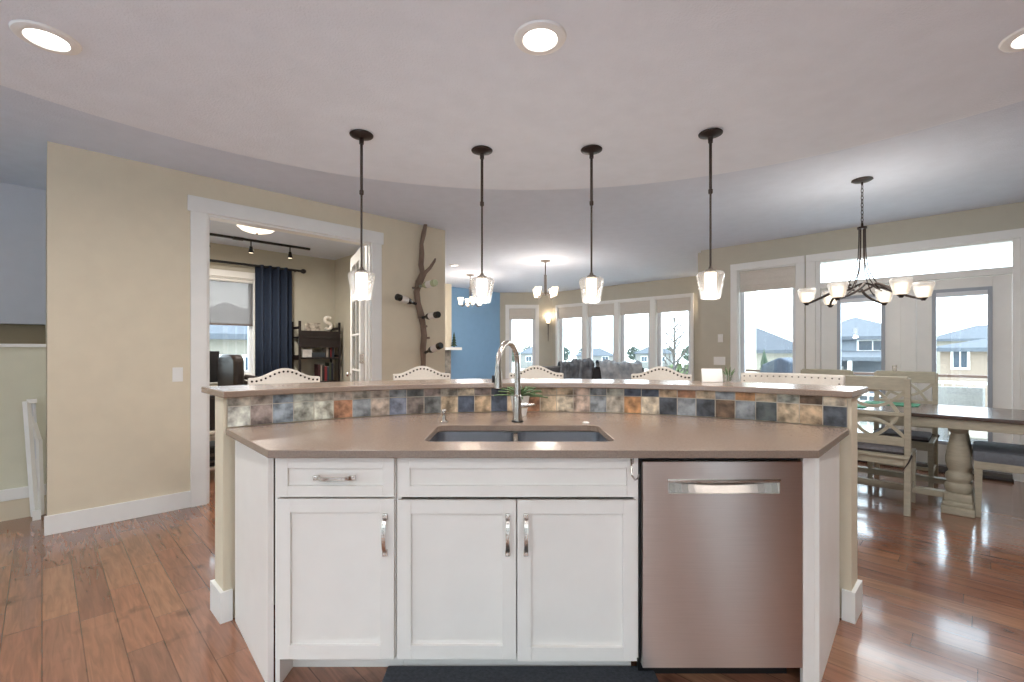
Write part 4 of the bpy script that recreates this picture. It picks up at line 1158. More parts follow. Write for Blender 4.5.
# ============================================================ DINING TABLE
m_paint = mat('weathered_grey_cream_paint', (182, 174, 154), 0.55, var=0.10, vscale=14, stretch=(1, 1, 4))
m_paintd = mat('weathered_taupe_paint', (148, 138, 120), 0.5, var=0.10, vscale=14)
m_ttop = plank_mat('dark_plank_table_top', 0, 0.16, 2.6, [(88, 66, 56), (104, 78, 64), (76, 58, 50)], 0.22, coat=0.3)
TF, TB = 6.97/R2, 8.27/R2
T0, T1 = -1.84, 0.26
tc_, tbm = (T0+T1)/2, (TF+TB)/2
x, y = FR(tc_, tbm)
tb_ = thing('dining_table', 'trestle dining table with a dark plank top and turned cream columns', 'table', (x, y, 0), ROT_R)
hl, hwid = (T1-T0)/2, (TB-TF)/2
b = MB(); b.box(-hl, hl, -hwid, hwid, 0.755, 0.785, 0.006); b.build('table_top', m_ttop, tb_)
b = MB(); b.box(-hl+0.03, hl-0.03, -hwid+0.03, -hwid+0.055, 0.68, 0.755, 0.003); b.box(-hl+0.03, hl-0.03, hwid-0.055, hwid-0.03, 0.68, 0.755, 0.003)
b.box(-hl+0.03, -hl+0.055, -hwid+0.055, hwid-0.055, 0.68, 0.755, 0.003); b.box(hl-0.055, hl-0.03, -hwid+0.055, hwid-0.055, 0.68, 0.755, 0.003)
b.build('apron', m_paint, tb_)
colprof = [(0.085, 0.16), (0.098, 0.175), (0.104, 0.20), (0.098, 0.225), (0.082, 0.238), (0.082, 0.245), (0.094, 0.26), (0.098, 0.285), (0.092, 0.308), (0.074, 0.325), (0.072, 0.335), (0.086, 0.36), (0.096, 0.40), (0.095, 0.44), (0.084, 0.50), (0.068, 0.57), (0.057, 0.615), (0.055, 0.63), (0.068, 0.64), (0.076, 0.652), (0.076, 0.665), (0.06, 0.68)]
for lx in (0.656, -0.656):
    lx2 = lx
    for ly in (-0.245, 0.245):
        b = MB(); b.lathe([(r*0.8, z) for r, z in colprof], 28, Matrix.Translation((lx2, ly, 0)))
        b.box(lx2-0.082, lx2+0.082, ly-0.082, ly+0.082, 0.10, 0.16, 0.012)
        b.box(lx2-0.075, lx2+0.075, ly-0.075, ly+0.075, 0.68, 0.72, 0.004)
        b.build('column', m_paint, tb_, smooth=True)
    b = MB(); b.box(lx2-0.098, lx2+0.098, -0.36, 0.36, 0.0, 0.06, 0.012); b.box(lx2-0.09, lx2+0.09, -0.345, 0.345, 0.06, 0.10, 0.012); b.build('foot', m_paint, tb_)
b = MB(); b.box(-0.58, 0.58, -0.285, -0.215, 0.105, 0.155, 0.006); b.box(-0.58, 0.58, 0.215, 0.285, 0.105, 0.155, 0.006); b.build('stretcher', m_paint, tb_)

m_cush = mat('grey_seat_fabric', (128, 126, 132), 0.9, var=0.12, vscale=50, bump=0.2, bscale=200)
m_cushd = mat('charcoal_seat_pad', (62, 58, 58), 0.9, var=0.12, vscale=50)
def make_chair(label):
    """backrest at local y=0, seat towards +y"""
    t = thing('dining_chair', label, 'chair', (0, 0, 0), 0)
    W = 0.225
    for s in (-1, 1):
        b = MB(); b.bar((s*W, -0.03, 0.0), (s*W, 0.01, 0.44), 0.042, 0.042); b.bar((s*W, 0.01, 0.44), (s*W, -0.02, 1.065), 0.042, 0.038); b.build('back_post', m_paint, t, bevel=0.004)
        b = MB(); b.bar((s*(W-0.005), 0.44, 0.0), (s*(W-0.005), 0.43, 0.43), 0.036, 0.036); b.bar((s*(W-0.005), 0.435, 0.25), (s*(W-0.005), 0.43, 0.43), 0.044, 0.044); b.build('front_leg', m_paint, t, bevel=0.004)
        b = MB(); b.bar((s*W, 0.0, 0.17), (s*(W-0.005), 0.44, 0.17), 0.022, 0.03); b.build('side_stretcher', m_paint, t)
    b = MB(); b.bar((-W, 0.22, 0.17), (W, 0.22, 0.17), 0.022, 0.03); b.build('cross_stretcher', m_paint, t)
    b = MB(); b.box(-W-0.005, W+0.005, -0.035, 0.01, 0.965, 1.078, 0.008); b.build('top_rail', m_paint, t)
    b = MB(); b.box(-W+0.02, W-0.02, -0.012, 0.016, 0.53, 0.60, 0.004); b.box(-W+0.02, W-0.02, -0.015, 0.011, 0.765, 0.795, 0.004); b.build('back_rail', m_paint, t)
    b = MB(); n = 14; Wi = W-0.015
    def arc(f, x0, x1, m=n, w=0.02):
        P = [(x0+(x1-x0)*i/m, -0.01, f(x0+(x1-x0)*i/m)) for i in range(m+1)]
        for p, q in zip(P, P[1:]): b.bar(p, q, w, 0.026)
    def poly(P):
        for p, q in zip(P, P[1:]): b.bar(p, q, 0.02, 0.024)
    m_ = 12
    for s in (-1, 1):
        poly([(s*(Wi-Wi*i/m_), -0.01, 0.965-0.13*(1-((Wi-Wi*i/m_)/Wi)**2)) for i in range(m_+1)])
        poly([(s*(Wi-Wi*i/m_), -0.01, 0.60+0.13*(1-((Wi-Wi*i/m_)/Wi)**2)) for i in range(m_+1)])
        poly([(s*0.165*(i/m_), -0.004, 0.965-0.17*(i/m_)**1.7) for i in range(m_+1)])
        poly([(s*0.165*(i/m_), -0.004, 0.60+0.165*(i/m_)**1.7) for i in range(m_+1)])
    b.build('back_lattice', m_paint, t)
    b = MB(); b.box(-W-0.015, W+0.015, -0.02, 0.46, 0.43, 0.455, 0.006); b.box(-W+0.01, W-0.01, 0.0, 0.445, 0.375, 0.43, 0.004); b.build('seat_frame', m_paint, t)
    b = MB(); b.box(-W+0.02, W-0.02, 0.03, 0.455, 0.456, 0.50, 0.02); sp = b.build('seat_pad', m_cush, t)
    b = MB()
    for s in (-1, 1):
        b.tube([(s*(W-0.02), 0.035, 0.475), (s*(W+0.02), 0.02, 0.47), (s*(W+0.026), -0.03, 0.465), (s*(W+0.01), -0.055, 0.42), (s*(W-0.02), -0.06, 0.36)], [0.004, 0.004, 0.007, 0.005, 0.003], 6)
    b.build('tie', m_cushd, sp)
    b = MB(); b.box(-W+0.018, W-0.018, 0.028, 0.457, 0.456, 0.476, 0.008); b.build('pad_edge', m_cushd, sp)
    return t
# chair with its back to the camera
ax, ay = FR((3.09-3.67)/R2-0.225, 6.76/R2)
cA = make_chair('lattice-backed dining chair with a grey seat pad, nearest, its back to the island')
cA.location = (ax, ay, 0); cA.rotation_euler = (0, 0, ROT_R)
CG = None
bx_, by_ = FR(-0.545, 8.62/R2)
copy_tree(cA, (bx_, by_, 0), ROT_R+PI, 'lattice-backed dining chair across the table, in front of the glazed doors')
bx_, by_ = FR(-1.22, 8.66/R2)
copy_tree(cA, (bx_, by_, 0), ROT_R+PI, 'dining chair across the table, mostly hidden behind the bar, left of the other one')
# bench at the table head
bn = thing('dining_bench', 'cream bench with a thick grey padded seat at the right head of the dining table', 'bench', (FR(0.17, 7.62/R2)[0], FR(0.17, 7.62/R2)[1], 0), ROT_R)
bw, bd = 0.225, 0.31
b = MB(); b.box(-bw, bw, -bd, bd, 0.425, 0.515, 0.035); b.build('seat_pad', mat('blue_grey_seat_fabric', (116, 120, 128), 0.85, var=0.08, vscale=50), bn, smooth=True)
b = MB(); b.box(-bw+0.01, bw-0.01, -bd+0.01, bd-0.01, 0.375, 0.436, 0.006); b.build('seat_frame', m_paint, bn)
for sx in (-1, 1):
    for sy in (-1, 1):
        b = MB(); px, py = sx*(bw-0.035), sy*(bd-0.04)
        b.lathe([(0.020, 0), (0.034, 0.375)], 4, Matrix.Translation((px, py, 0)), a0=PI/4); b.build('leg', m_paint, bn)
# placemats and a centre bowl on the table
m_green = mat('teal_green_placemat', (78, 156, 120), 0.7, var=0.1)
for (a, b_, lb) in ((-0.92, 7.30/R2, 'teal green placemat on the table, seen through the nearest chair back'), (-0.60, 7.92/R2, 'teal green placemat on the far side of the table')):
    x, y = FR(a, b_); q = MB(); q.prism(rrect(-0.2, 0.2, -0.14, 0.14, 0.03), 0, 0.006); o = q.build('placemat', m_green); o.location = (x, y, 0.7865); o.rotation_euler = (0, 0, ROT_R); tag(o, lb, 'placemat')

# switches and plates
def plate(name, label, M, a, bface, z, w, h, toggle=True):
    b = MB(M); b.box(a-w/2, a+w/2, bface-0.007, bface, z-h/2, z+h/2, 0.002)
    o = b.build(name, m_trim)
    if toggle:
        t = MB(M); t.box(a-w*0.24, a+w*0.24, bface-0.010, bface-0.006, z-h*0.3, z+h*0.3, 0.002); t.build('rocker', m_trim, o)
    return tag(o, label, 'switch' if toggle else 'wall panel')
plate('light_switch', 'white light switch on the tan wall left of the study doorway', ML, 0.775, BL_, 1.09, 0.07, 0.115)
plate('light_switch', 'white light switch on the greige wall above the square plate', MR, (2*2.95-9.6)/R2, BR, 1.46, 0.07, 0.115)
plate('thermostat', 'wide white wall panel below the light switch on the greige wall', MR, (2*2.94-9.6)/R2, BR, 1.14, 0.16, 0.115, False)
# narrow dark strip along the foot of the doors
b = MB(MR); b.box(-1.38, 0.22, BR-0.14, BR-0.03, 0.0, 0.018, 0.004); o = b.build('door_strip', mat('dark_door_strip', (58, 50, 48), 0.9)); tag(o, 'long narrow dark strip on the floor along the patio doors', 'mat')

# ============================================================ DRIFTWOOD WINE RACK on the study wall
m_drift = mat('driftwood_bark', (124, 104, 90), 0.85, var=0.25, vscale=14, bump=0.6, bscale=40, stretch=(1, 1, 0.3))
def wl_(px, py, off=0.06):
    """point in front of the study wall (plane offset off) seen at this spot of the plan"""
    k = (px-512)/F_PX; D = 6.5-off*R2
    Y = D/(1-k); return (k*Y, Y, CAM_H+(351-py)*Y/F_PX)
dwt = thing('driftwood_branch', 'tall driftwood branch wine rack mounted on the tan wall', 'wine rack')
sx_, oy_ = 351/90.0, 215
W_ = lambda cx, cy, off=0.06: wl_(380+cx/3.9, 215+cy/3.9, off)
main = [(178, 35), (170, 75), (162, 112), (163, 150), (160, 195), (166, 225), (152, 262), (143, 300), (148, 345), (160, 390), (168, 430), (172, 470), (168, 520), (169, 575), (167, 625)]
rad = [0.020, 0.026, 0.026, 0.028, 0.030, 0.034, 0.036, 0.036, 0.036, 0.036, 0.036, 0.034, 0.032, 0.032, 0.030]
b = MB(); b.tube([W_(x, y, 0.05+0.012*math.sin(i*1.7)) for i, (x, y) in enumerate(main)], [r*(1+0.12*math.sin(i*2.3)) for i, r in enumerate(rad)], 12); b.build('trunk', m_drift, dwt, smooth=True)
b = MB(); b.tube([W_(158, 262), W_(176, 225, 0.08), W_(196, 205, 0.10), (W_(212, 180, 0.12)), W_(216, 170, 0.12)], [0.028, 0.022, 0.018, 0.015, 0.009], 10)
b.build('side_branch', m_drift, dwt, smooth=True)
for (x, y, dx_) in ((140, 285, -12), (172, 480, 22), (160, 400, -10), (170, 435, 13)):
    b = MB(); p = W_(x, y, 0.06); q = W_(x+dx_, y-1, 0.10); b.tube([p, q], 0.012, 8); b.build('peg', m_drift, dwt)
def bottle(label, p_neck, p_base, glassm, labm):
    """bottle lying from base centre to neck tip"""
    n = Vector(W_(*p_neck, 0.10)); off = 0.12
    while off < 0.6 and (Vector(W_(*p_base, off))-n).length < 0.29: off += 0.005
    q = Vector(W_(*p_base, off)); d = (n-q).normalized()
    T = Matrix.Translation(q) @ d.to_track_quat('Z', 'Y').to_matrix().to_4x4()
    t = thing('wine_bottle', label, 'bottle')
    s = 1.0
    b = MB(); b.lathe([(0, 0), (0.034*s, 0), (0.037*s, 0.006*s), (0.037*s, 0.18*s), (0.031*s, 0.205*s), (0.016*s, 0.235*s), (0.0145*s, 0.26*s), (0, 0.26*s)], 20, T); b.build('body', glassm, t, smooth=True)
    b = MB(); b.lathe([(0.0155*s, 0.245*s), (0.0155*s, 0.29*s), (0.017*s, 0.292*s), (0.016*s, 0.30*s), (0, 0.30*s)], 16, T); b.build('capsule', labm[1], t, smooth=True)
    b = MB(); b.lathe([(0.0378*s, 0.05*s), (0.0378*s, 0.15*s)], 20, T, cap=False); b.build('bottle_label', labm[0], t, smooth=True)
m_bd = mat('dark_green_bottle', (22, 26, 22), 0.12, coat=0.5)
m_bp = mat('pale_wine_bottle', (186, 190, 150), 0.15, coat=0.5)
m_lb = mat('bottle_paper_label', (222, 214, 206), 0.7)
m_cp = mat('black_capsule', (22, 20, 22), 0.35)
m_cpg = mat('grey_green_capsule', (140, 146, 128), 0.35)
bottle('dark wine bottle with a small white label pointing left of the driftwood', (138, 346), (66, 319), m_bd, (m_lb, m_cp))
bottle('pale wine bottle at the top right of the driftwood', (158, 278), (216, 264), m_bp, (m_lb, m_cpg))
bottle('white-labelled dark bottle halfway up the driftwood, right side', (168, 400), (228, 388), m_bd, (m_lb, m_cp))
bottle('white-labelled dark bottle lowest on the driftwood, tilted upward', (178, 536), (238, 508), m_bd, (m_lb, m_cp))

# ============================================================ FIREPLACE at the blue wall
m_stone = mat('stacked_grey_stone', (120, 114, 106), 0.85, var=0.3, vscale=9, bump=0.8, bscale=12, rgb2=(172, 164, 152))
b = MB(ML); b.box(4.95, 6.33, 8.2, BBL-0.001, 1.362, CEIL-0.001); o = struct(b.build('wall_fireplace', m_wall))
fp = thing('fireplace', 'stone-faced fireplace with a white mantel in front of the blue wall', 'fireplace')
b = MB(ML); b.box(4.95, 6.30, 8.18, BBL-0.001, 0.0, 1.299); b.build('stone_surround', m_stone, fp)
b = MB(ML); b.box(4.90, 6.48, 8.02, BBL-0.002, 1.30, 1.36, 0.006); b.build('mantel', m_trim, fp)
ft = MB(); 
x, y = FL(6.36, 8.15)
for k in range(5): ft.lathe([(0.075*(1-k*0.17), 0.03+0.055*k), (0.0, 0.11+0.06*k)], 12)
ft.cyl((0, 0, 0), 0.012, 0.05, 8)
o = ft.build('tree_figurine', m_leafd); o.location = (x, y, 1.3605); tag(o, 'small dark toy evergreen standing on the mantel', 'figurine')

# ============================================================ SOFA with throws, by the living room windows
m_leather = mat('charcoal_leather', (44, 44, 48), 0.4, var=0.1, vscale=12)
so = thing('sofa', 'dark leather sofa before the living room windows, behind the bar', 'sofa', (1.50, 9.3, 0), 0.0)
b = MB(); b.box(-1.25, 1.25, -0.45, 0.45, 0.06, 0.42, 0.05); b.build('base', m_leather, so)
for i in range(3):
    b = MB(); b.box(-1.02+0.68*i, -0.35+0.68*i, -0.48, -0.14, 0.38, 0.99-0.015*(i % 2), 0.09); b.build('back_cushion', m_leather, so, smooth=True)
    b = MB(); b.box(-1.02+0.68*i, -0.35+0.68*i, -0.14, 0.47, 0.42, 0.55, 0.05); b.build('seat_cushion', m_leather, so, smooth=True)
for s in (-1, 1):
    b = MB(); b.box(s*1.03, s*1.27, -0.46, 0.46, 0.10, 0.74, 0.07); b.build('armrest', m_leather, so, smooth=True)
m_throw = mat('grey_blue_throw', (138, 150, 164), 0.95, var=0.3, vscale=7, rgb2=(206, 212, 218))
m_throwd = mat('dark_grey_throw', (66, 72, 80), 0.95, vscale=7, rgb2=(126, 132, 140))
def throw(label, x0, x1, y, z, m, seed):
    rnd = random.Random(seed); b = MB(); nx, ny = 22, 18
    G = []
    for i in range(nx+1):
        row = []
        for j in range(ny+1):
            u, v = i/nx, j/ny
            s = -0.62+1.14*v
            # over the sofa back: down the rear, over the top, onto the front
            if v < 0.42: yy, zz = -0.245-0.02*v, 0.99-0.42+v*1.0
            elif v < 0.62: a = (v-0.42)/0.2*PI; yy, zz = -0.245+0.21*(1-math.cos(a)), 0.99+0.04*math.sin(a)
            else: yy, zz = 0.185, 0.99-(v-0.62)*1.0
            wv = 0.022*math.sin(u*13+seed)+0.016*math.sin(u*29+v*7)+rnd.uniform(-.006, .006)
            row.append(b._v((x0+(x1-x0)*u+0.03*math.sin(v*6+seed), yy-abs(wv) if v < 0.5 else yy+abs(wv)*0.6, zz+abs(wv)*1.6+0.03*math.sin(u*4+seed))))
        G.append(row)
    for i in range(nx):
        for j in range(ny): b.face([G[i][j], G[i+1][j], G[i+1][j+1], G[i][j+1]])
    o = b.build('throw_blanket', m, smooth=True); o.location = (x, y, z)
    md = o.modifiers.new('solid', 'SOLIDIFY'); md.thickness = 0.015; md.offset = 1
    return tag(o, label, 'blanket')
for nm_, x0, x1, m_, sd_ in (('light blue-grey throw blanket heaped over the sofa back, right side', 0.15, 0.95, m_throw, 2), ('darker grey throw blanket over the middle of the sofa back', -0.62, 0.0, m_throwd, 5)):
    throw(nm_, x0, x1, 1.50, 0, m_, sd_).location = (1.50, 9.02, 0.02)

# ============================================================ STUDY
m_navy = mat('navy_curtain_cloth', (36, 48, 68), 0.9, var=0.1, vscale=30)
def curtain(label, a0, a1, b0, z0, z1):
    b = MB(ML); n = 90; P = []
    for i in range(n+1):
        u = i/n; P.append((a0+(a1-a0)*u, b0+0.045*math.sin(u*2*PI*4.5)))
    for k in range(n):
        (x0, y0), (x1, y1) = P[k], P[k+1]
        V = [b._v(q) for q in ((x0, y0, z0), (x1, y1, z0), (x1, y1, z1), (x0, y0, z1))]; b.face(V)
    o = b.build('curtain', m_navy, smooth=True); md = o.modifiers.new('solid', 'SOLIDIFY'); md.thickness = 0.006
    return tag(o, label, 'curtain')
SB = 7.354
def fwall(px, D): k = (px-512)/F_PX; Y = D/(1-k); return (k*Y+Y)/R2   # along-wall position of a plan ray on plane Y-X=D
cu0, cu1 = fwall(255, 10.25), fwall(291, 10.25)
curtain('navy blue curtain panel hanging beside the study window', cu0, cu1, SB-0.13, 0.03, 2.50)
RX1 = fwall(302, 10.22)
ro = thing('curtain_rod', 'black curtain rod across the top of the study window', 'curtain rod')
b = MB(ML); b.cyl((0.30, SB-0.13, 2.48), 0.017, RX1-0.30, 12, 'X'); b.build('rod', m_black, ro)
b = MB(ML); b.sphere((RX1+0.02, SB-0.13, 2.48), 0.035, 1.2); b.sphere((0.275, SB-0.13, 2.48), 0.028, 1.2); b.build('finial', m_black, ro, smooth=True)
b = MB(ML)
for a in (0.45, RX1-0.06): b.cyl((a, SB-0.13, 2.48), 0.008, 0.13, 8, 'Y')
b.build('bracket', m_black, ro)
# half-drawn roller shade
m_roll = bpy.data.materials.new('sheer_taupe_roller'); m_roll.use_nodes = True
nt = m_roll.node_tree; nt.nodes.clear(); out_ = nt.nodes.new('ShaderNodeOutputMaterial')
t1 = nt.nodes.new('ShaderNodeBsdfTransparent'); t1.inputs[0].default_value = (0.50, 0.47, 0.45, 1); t2 = nt.nodes.new('ShaderNodeBsdfTranslucent'); t2.inputs[0].default_value = (0.42, 0.37, 0.35, 1); mx = nt.nodes.new('ShaderNodeMixShader'); mx.inputs[0].default_value = 0.55
nt.links.new(t1.outputs[0], mx.inputs[1]); nt.links.new(t2.outputs[0], mx.inputs[2]); nt.links.new(mx.outputs[0], out_.inputs[0])
rs = thing('roller_shade', 'sheer taupe roller shade half drawn over the study window', 'window shade')
b = MB(ML); b.box(SWIN[0]+0.02, SWIN[1]-0.02, SB+0.02, SB+0.022, 1.66, 2.25); b.build('shade_cloth', m_roll, rs)
b = MB(ML); b.box(SWIN[0]+0.02, SWIN[1]-0.02, SB+0.012, SB+0.03, 1.635, 1.66, 0.003); b.build('hem_bar', mat('taupe_hem_bar', (104, 92, 86), 0.6), rs)
b = MB(ML); b.cyl((SWIN[0]+0.02, SB+0.03, 2.262), 0.022, SWIN[1]-SWIN[0]-0.04, 14, 'X'); b.build('roller', m_trim, rs)
# track light
tk = thing('track_light', 'black track light with three spot heads on the study ceiling', 'track light')
TA0, TA1, TBB = 1.38, 2.69, 6.75
b = MB(ML); b.box(TA0-0.05, TA1, TBB-0.017, TBB+0.017, CEIL-0.03, CEIL-0.001, 0.003); b.box(1.72, 1.84, TBB-0.03, TBB+0.03, CEIL-0.035, CEIL-0.001, 0.004); b.build('track', m_black, tk)
for a in (1.44, 1.93, 2.42):
    b = MB(ML); b.cyl((a, TBB, CEIL-0.10), 0.008, 0.075, 10); b.lathe([(0.018, 0.0), (0.022, -0.03), (0.034, -0.085), (0.030, -0.085), (0.0, -0.02)], 16, Matrix.Translation((a, TBB, CEIL-0.095))); hd = b.build('spot_head', m_black, tk, smooth=True)
    b = MB(ML); b.lathe([(0.030, -0.083), (0, -0.083)], 14, Matrix.Translation((a, TBB, CEIL-0.095)), cap=False); b.build('spot_lens', m_bulb, hd)
# dome light
dm = thing('dome_ceiling_light', 'lit alabaster dome light on the study ceiling', 'ceiling lamp', (-2.93, 5.40, CEIL))
b = MB(); b.lathe([(0.21, -0.012), (0.20, -0.04), (0.16, -0.075), (0.09, -0.098), (0.0, -0.105)], 32, cap=False); b.build('glass_dome', mat('alabaster_glass', (255, 244, 228), 0.4, emit=(255, 236, 210), estr=1.5), dm, smooth=True)
b = MB(); b.lathe([(0.212, -0.001), (0.216, -0.008), (0.214, -0.016), (0.205, -0.014)], 32, cap=False); b.build('rim', m_nickel, dm, smooth=True)
b = MB(); b.lathe([(0, -0.102), (0.012, -0.106), (0.008, -0.12), (0, -0.124)], 12); b.build('finial', m_nickel, dm, smooth=True)
area('dome_light', (-2.93, 5.40, CEIL-0.13), (0, 0, 0), 0.3, 0, 40, (1, 0.93, 0.84), shape='DISK')
# bookcase in the corner
m_espr = mat('espresso_wood', (34, 26, 26), 0.5, var=0.2, vscale=8)
A0, A1 = fwall(294, 10.0), fwall(339, 10.0)
A1 = min(A1, 3.29); A0 = max(A0, cu1+0.03)
B0, B1 = SB-0.34, SB-0.02
bk = thing('bookcase', 'espresso open bookcase in the corner of the study', 'bookcase')
for a in (A0, A1-0.03):
    for bb_ in (B0, B1-0.03):
        b = MB(ML); b.box(a, a+0.03, bb_, bb_+0.03, 0, 1.72, 0.003); b.build('post', m_espr, bk)
for z in (0.10, 0.45, 0.80, 1.16, 1.47):
    b = MB(ML); b.box(A0+0.03, A1-0.03, B0+0.002, B1-0.002, z, z+0.025, 0.002); b.build('shelf', m_espr, bk)
b = MB(ML); b.box(A0+0.03, A1-0.03, B0+0.01, B0+0.03, 1.33, 1.47); b.box(A0+0.03, A1-0.03, B0+0.01, B0+0.03, 1.495, 1.58); b.build('front_rail', m_espr, bk)
for a in (A0, A1-0.03):
    b = MB(ML); b.box(a+0.008, a+0.022, B0+0.03, B1-0.03, 1.15, 1.22); b.box(a+0.008, a+0.022, B0+0.03, B1-0.03, 1.60, 1.64); b.build('side_rail', m_espr, bk)
# a letter S on top
mS = mat('white_letter_enamel', (228, 222, 212), 0.5)
mAc = (A0+A1)/2
def spts(): 
    P = []
    for i in range(21):
        a = math.radians(35+235*i/20); P.append((0.048*math.cos(a), 0.052+0.048*math.sin(a)))
    for i in range(1, 21):
        a = math.radians(90-235*i/20); P.append((0.052*math.cos(a), -0.048+0.052*math.sin(a)))
    return P
TS = ML @ Matrix.Translation((A1-0.17, B0+0.07, 1.586+0.118)) 
b = MB(TS); b.tube([(x*0.95, 0, z*0.92) for x, z in spts()], 0.026, 10); o = b.build('letter_s', mS, smooth=True); tag(o, 'white letter S standing on top of the study bookcase', 'letter')
b = MB(ML)
b.box(A0+0.10, A0+0.33, B0+0.04, B0+0.06, 1.499, 1.70, 0.002); o = b.build('photo_board', mat('mottled_photo_print', (110, 100, 92), 0.7, rgb2=(196, 186, 172), vscale=22)); tag(o, 'mottled picture board leaning on top of the bookcase', 'picture')
b = MB(ML); b.box(A0+0.06, A0+0.20, B0+0.04, B0+0.17, 1.187, 1.31, 0.004); o = b.build('storage_box', mat('white_print_box', (176, 172, 170), 0.7, rgb2=(214, 210, 206), vscale=16)); tag(o, 'small whitish box at the left of the upper bookcase shelf', 'box')
rnd = random.Random(9)
bcol = [(60, 30, 36), (120, 40, 44), (34, 36, 50), (160, 150, 140), (40, 54, 66), (92, 34, 36), (30, 30, 34), (66, 74, 60)]
bn_ = [(60, 'dark maroon'), (0, 'red'), (0, 'ink blue'), (0, 'beige'), (0, 'slate blue'), (0, 'brick red'), (0, 'black'), (0, 'olive')]
def books(z, a, n, desc, h0=0.2):
    for k in range(n):
        w_ = rnd.uniform(0.022, 0.04); h_ = h0+rnd.uniform(-0.03, 0.04); c = (k*3+int(z*10)) % 8
        if a+w_ > A1-0.04: break
        m_ = mat('book_cover_%d' % c, bcol[c], 0.6)
        t = thing('book', '%s book on the %s of the study bookcase, number' % (bn_[c][1], desc), 'book', (0, 0, 0), 0, 'books in the study bookcase')
        t['label'] = '%s-covered book standing on the %s of the study bookcase' % (bn_[c][1], desc)
        b = MB(ML); b.box(a, a+w_, B0+0.05, B0+0.20, z, z+h_, 0.002); b.build('cover', m_, t)
        b = MB(ML); b.box(a+0.003, a+w_-0.003, B0+0.06, B0+0.197, z+h_, z+h_+0.001); b.build('pages', m_trim, t)
        a += w_+0.003
books(1.187, A1-0.20, 4, 'upper shelf')
books(0.827, A0+0.30, 7, 'second shelf', 0.24)
b = MB(ML); b.box(A0+0.21, A1-0.22, B0+0.05, B0+0.20, 1.187, 1.26, 0.003); o = b.build('stacked_folder', mat('slate_folder', (48, 54, 62), 0.6)); tag(o, 'flat dark folder box in the middle of the upper bookcase shelf', 'folder')

# office chair, desk, monitor
dk = thing('desk', 'dark wooden desk under the study window', 'desk')
b = MB(ML); b.box(0.35, 2.0, 6.84, 7.28, 0.72, 0.75, 0.004); b.build('desk_top', m_espr, dk)
for a in (0.37, 1.94):
    for q in (6.86, 7.22):
        b = MB(ML); b.box(a, a+0.04, q, q+0.04, 0, 0.72); b.build('leg', m_espr, dk)
oc = thing('office_chair', 'dark brown leather executive chair in the study', 'chair', (-3.22, 5.79, 0), math.radians(145))
b = MB(Matrix.Rotation(PI/2, 4, 'X')); b.prism(rrect(-0.23, 0.23, 0.56, 1.24, 0.11), -0.29, -0.17); b.build('backrest', mat('brown_black_leather', (44, 36, 34), 0.32, var=0.15), oc, smooth=True, bevel=0.035)
b = MB(); b.box(-0.26, 0.26, -0.26, 0.24, 0.46, 0.58, 0.05); b.build('seat', MATS['brown_black_leather'], oc, smooth=True)
for s in (-1, 1):
    b = MB(); b.tube([(s*0.27, 0.20, 0.98), (s*0.31, 0.08, 0.95), (s*0.32, -0.10, 0.86), (s*0.31, -0.20, 0.76), (s*0.27, -0.16, 0.56)], [0.03, 0.034, 0.032, 0.028, 0.02], 10); b.build('armrest', MATS['brown_black_leather'], oc, smooth=True)
b = MB(); b.cyl((0, 0, 0.08), 0.03, 0.40, 12); b.build('gas_lift', m_nickel, oc)
b = MB()
for k in range(5):
    a = 2*PI*k/5; b.bar((0, 0, 0.10), (0.30*math.cos(a), 0.30*math.sin(a), 0.07), 0.04, 0.03); b.sphere((0.30*math.cos(a), 0.30*math.sin(a), 0.03), 0.03)
b.build('star_base', m_black, oc)
mo = thing('computer_monitor', 'black monitor on the study desk, seen at the doorway edge', 'monitor')
b = MB(ML); b.box(1.13, 1.615, 6.94, 6.98, 0.88, 1.28, 0.006); b.build('screen', m_black, mo)
b = MB(ML); b.box(1.25, 1.32, 6.98, 7.01, 0.752, 1.0, 0.004); b.box(1.18, 1.40, 6.90, 7.08, 0.752, 0.765, 0.003); b.build('stand', m_black, mo)
# side stand just inside the doorway with a printer and a bag
X_, Y_ = on_floor_ray(196, 4.75)
sd_ = thing('printer_stand', 'pale low stand just inside the study doorway', 'stand', (X_, Y_, 0), ROT_L)
m_pale = mat('pale_laminate', (206, 198, 186), 0.5)
b = MB(); b.box(-0.25, 0.25, -0.22, 0.22, 0.45, 0.475, 0.003); b.box(-0.25, 0.25, -0.22, 0.22, 0.10, 0.125, 0.003); b.build('shelf', m_pale, sd_)
for sx in (-1, 1):
    for sy in (-1, 1):
        b = MB(); b.box(sx*0.235-0.015, sx*0.235+0.015, sy*0.205-0.015, sy*0.205+0.015, 0, 0.45); b.build('leg', m_pale, sd_)
pr = thing('printer', 'black printer on the lower shelf of the pale stand', 'printer', (X_, Y_, 0.1255), ROT_L)
b = MB(); b.box(-0.21, 0.21, -0.18, 0.18, 0, 0.20, 0.015); b.build('body', m_black, pr)
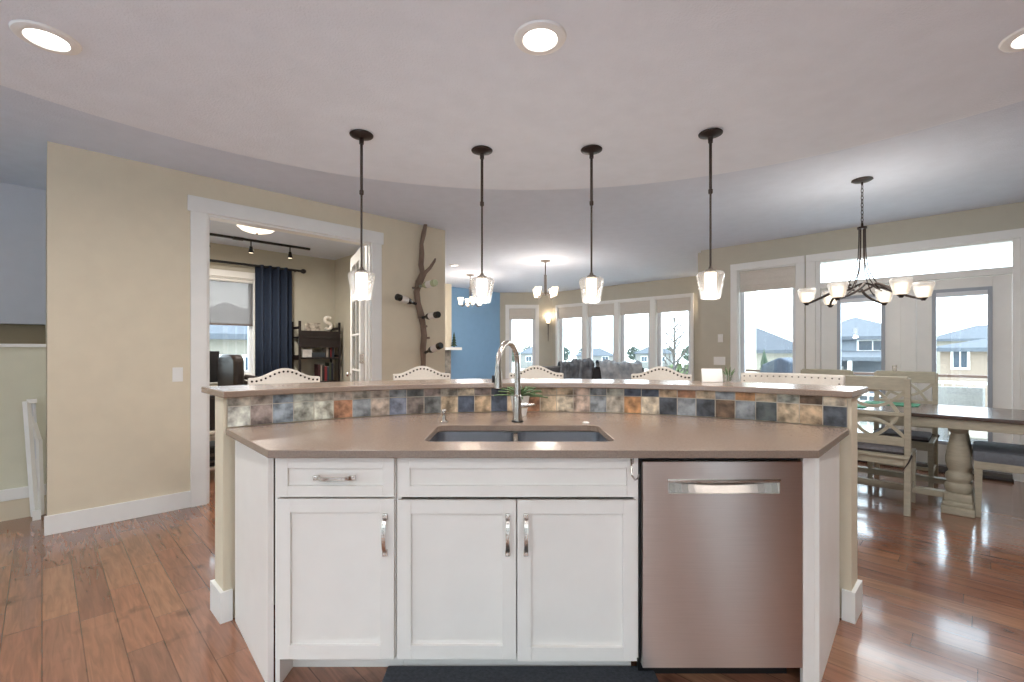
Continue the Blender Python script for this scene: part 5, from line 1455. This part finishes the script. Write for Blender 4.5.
b = MB(); b.box(-0.15, 0.15, -0.24, -0.181, 0.05, 0.065, 0.003); b.box(-0.16, 0.16, -0.184, -0.179, 0.10, 0.13); b.build('paper_tray', m_greymetal, pr)
bgx = thing('leather_bag', 'dark leather bag standing on the pale stand in the study', 'bag', (X_, Y_, 0.4755), ROT_L)
b = MB(); b.prism([(-0.21, 0), (0.21, 0), (0.22, 0.20), (0.16, 0.36), (-0.16, 0.36), (-0.22, 0.20)], -0.10, 0.10, Matrix.Rotation(PI/2, 4, 'X')); b.build('body', MATS['brown_black_leather'], bgx, bevel=0.03)
b = MB(); b.tube([(-0.08, 0, 0.36), (-0.07, 0, 0.44), (0, 0, 0.47), (0.07, 0, 0.44), (0.08, 0, 0.36)], 0.01, 8); b.build('handle', MATS['brown_black_leather'], bgx)

# ============================================================ white gate by the stair wall
gt = thing('safety_gate', 'white folding safety gate standing against the stair wall at the far left', 'gate')
def sgp(px, z, D): k = (px-512)/F_PX; Y = D/(1-k); return Vector((k*Y, Y, z))
p0 = sgp(26.0, 0.86, 7.2); p1 = sgp(38.5, 0.88, 7.2)
b = MB(); b.bar(sgp(35, 0.02, 7.22), sgp(26.5, 0.90, 7.22), 0.035, 0.03); b.bar(sgp(26.5, 0.90, 7.22), sgp(37, 0.90, 7.22), 0.03, 0.03); b.bar(sgp(40, 0.02, 7.24), sgp(38, 0.60, 7.24), 0.04, 0.03)
b.bar(sgp(38, 0.60, 7.24), sgp(31, 0.78, 7.24), 0.03, 0.03); b.build('gate_frame', m_trim, gt)
b = MB()
for i in range(3):
    b.bar(sgp(35.5+i*1.5, 0.05, 7.24), sgp(29+i*2.6, 0.88, 7.24), 0.014, 0.014)
b.build('gate_bars', m_mutedtrim, gt)
b = MB(); b.bar(sgp(32, 0.0, 7.2), sgp(41, 0.0, 7.2)+Vector((0, 0, 0.0)), 0.08, 0.0); b.bm.free()
b = MB(); q0, q1 = sgp(32.5, 0.035, 7.2), sgp(41.0, 0.035, 7.2); b.bar(q0, q1, 0.07, 0.07); b.build('gate_foot', m_trim, gt)
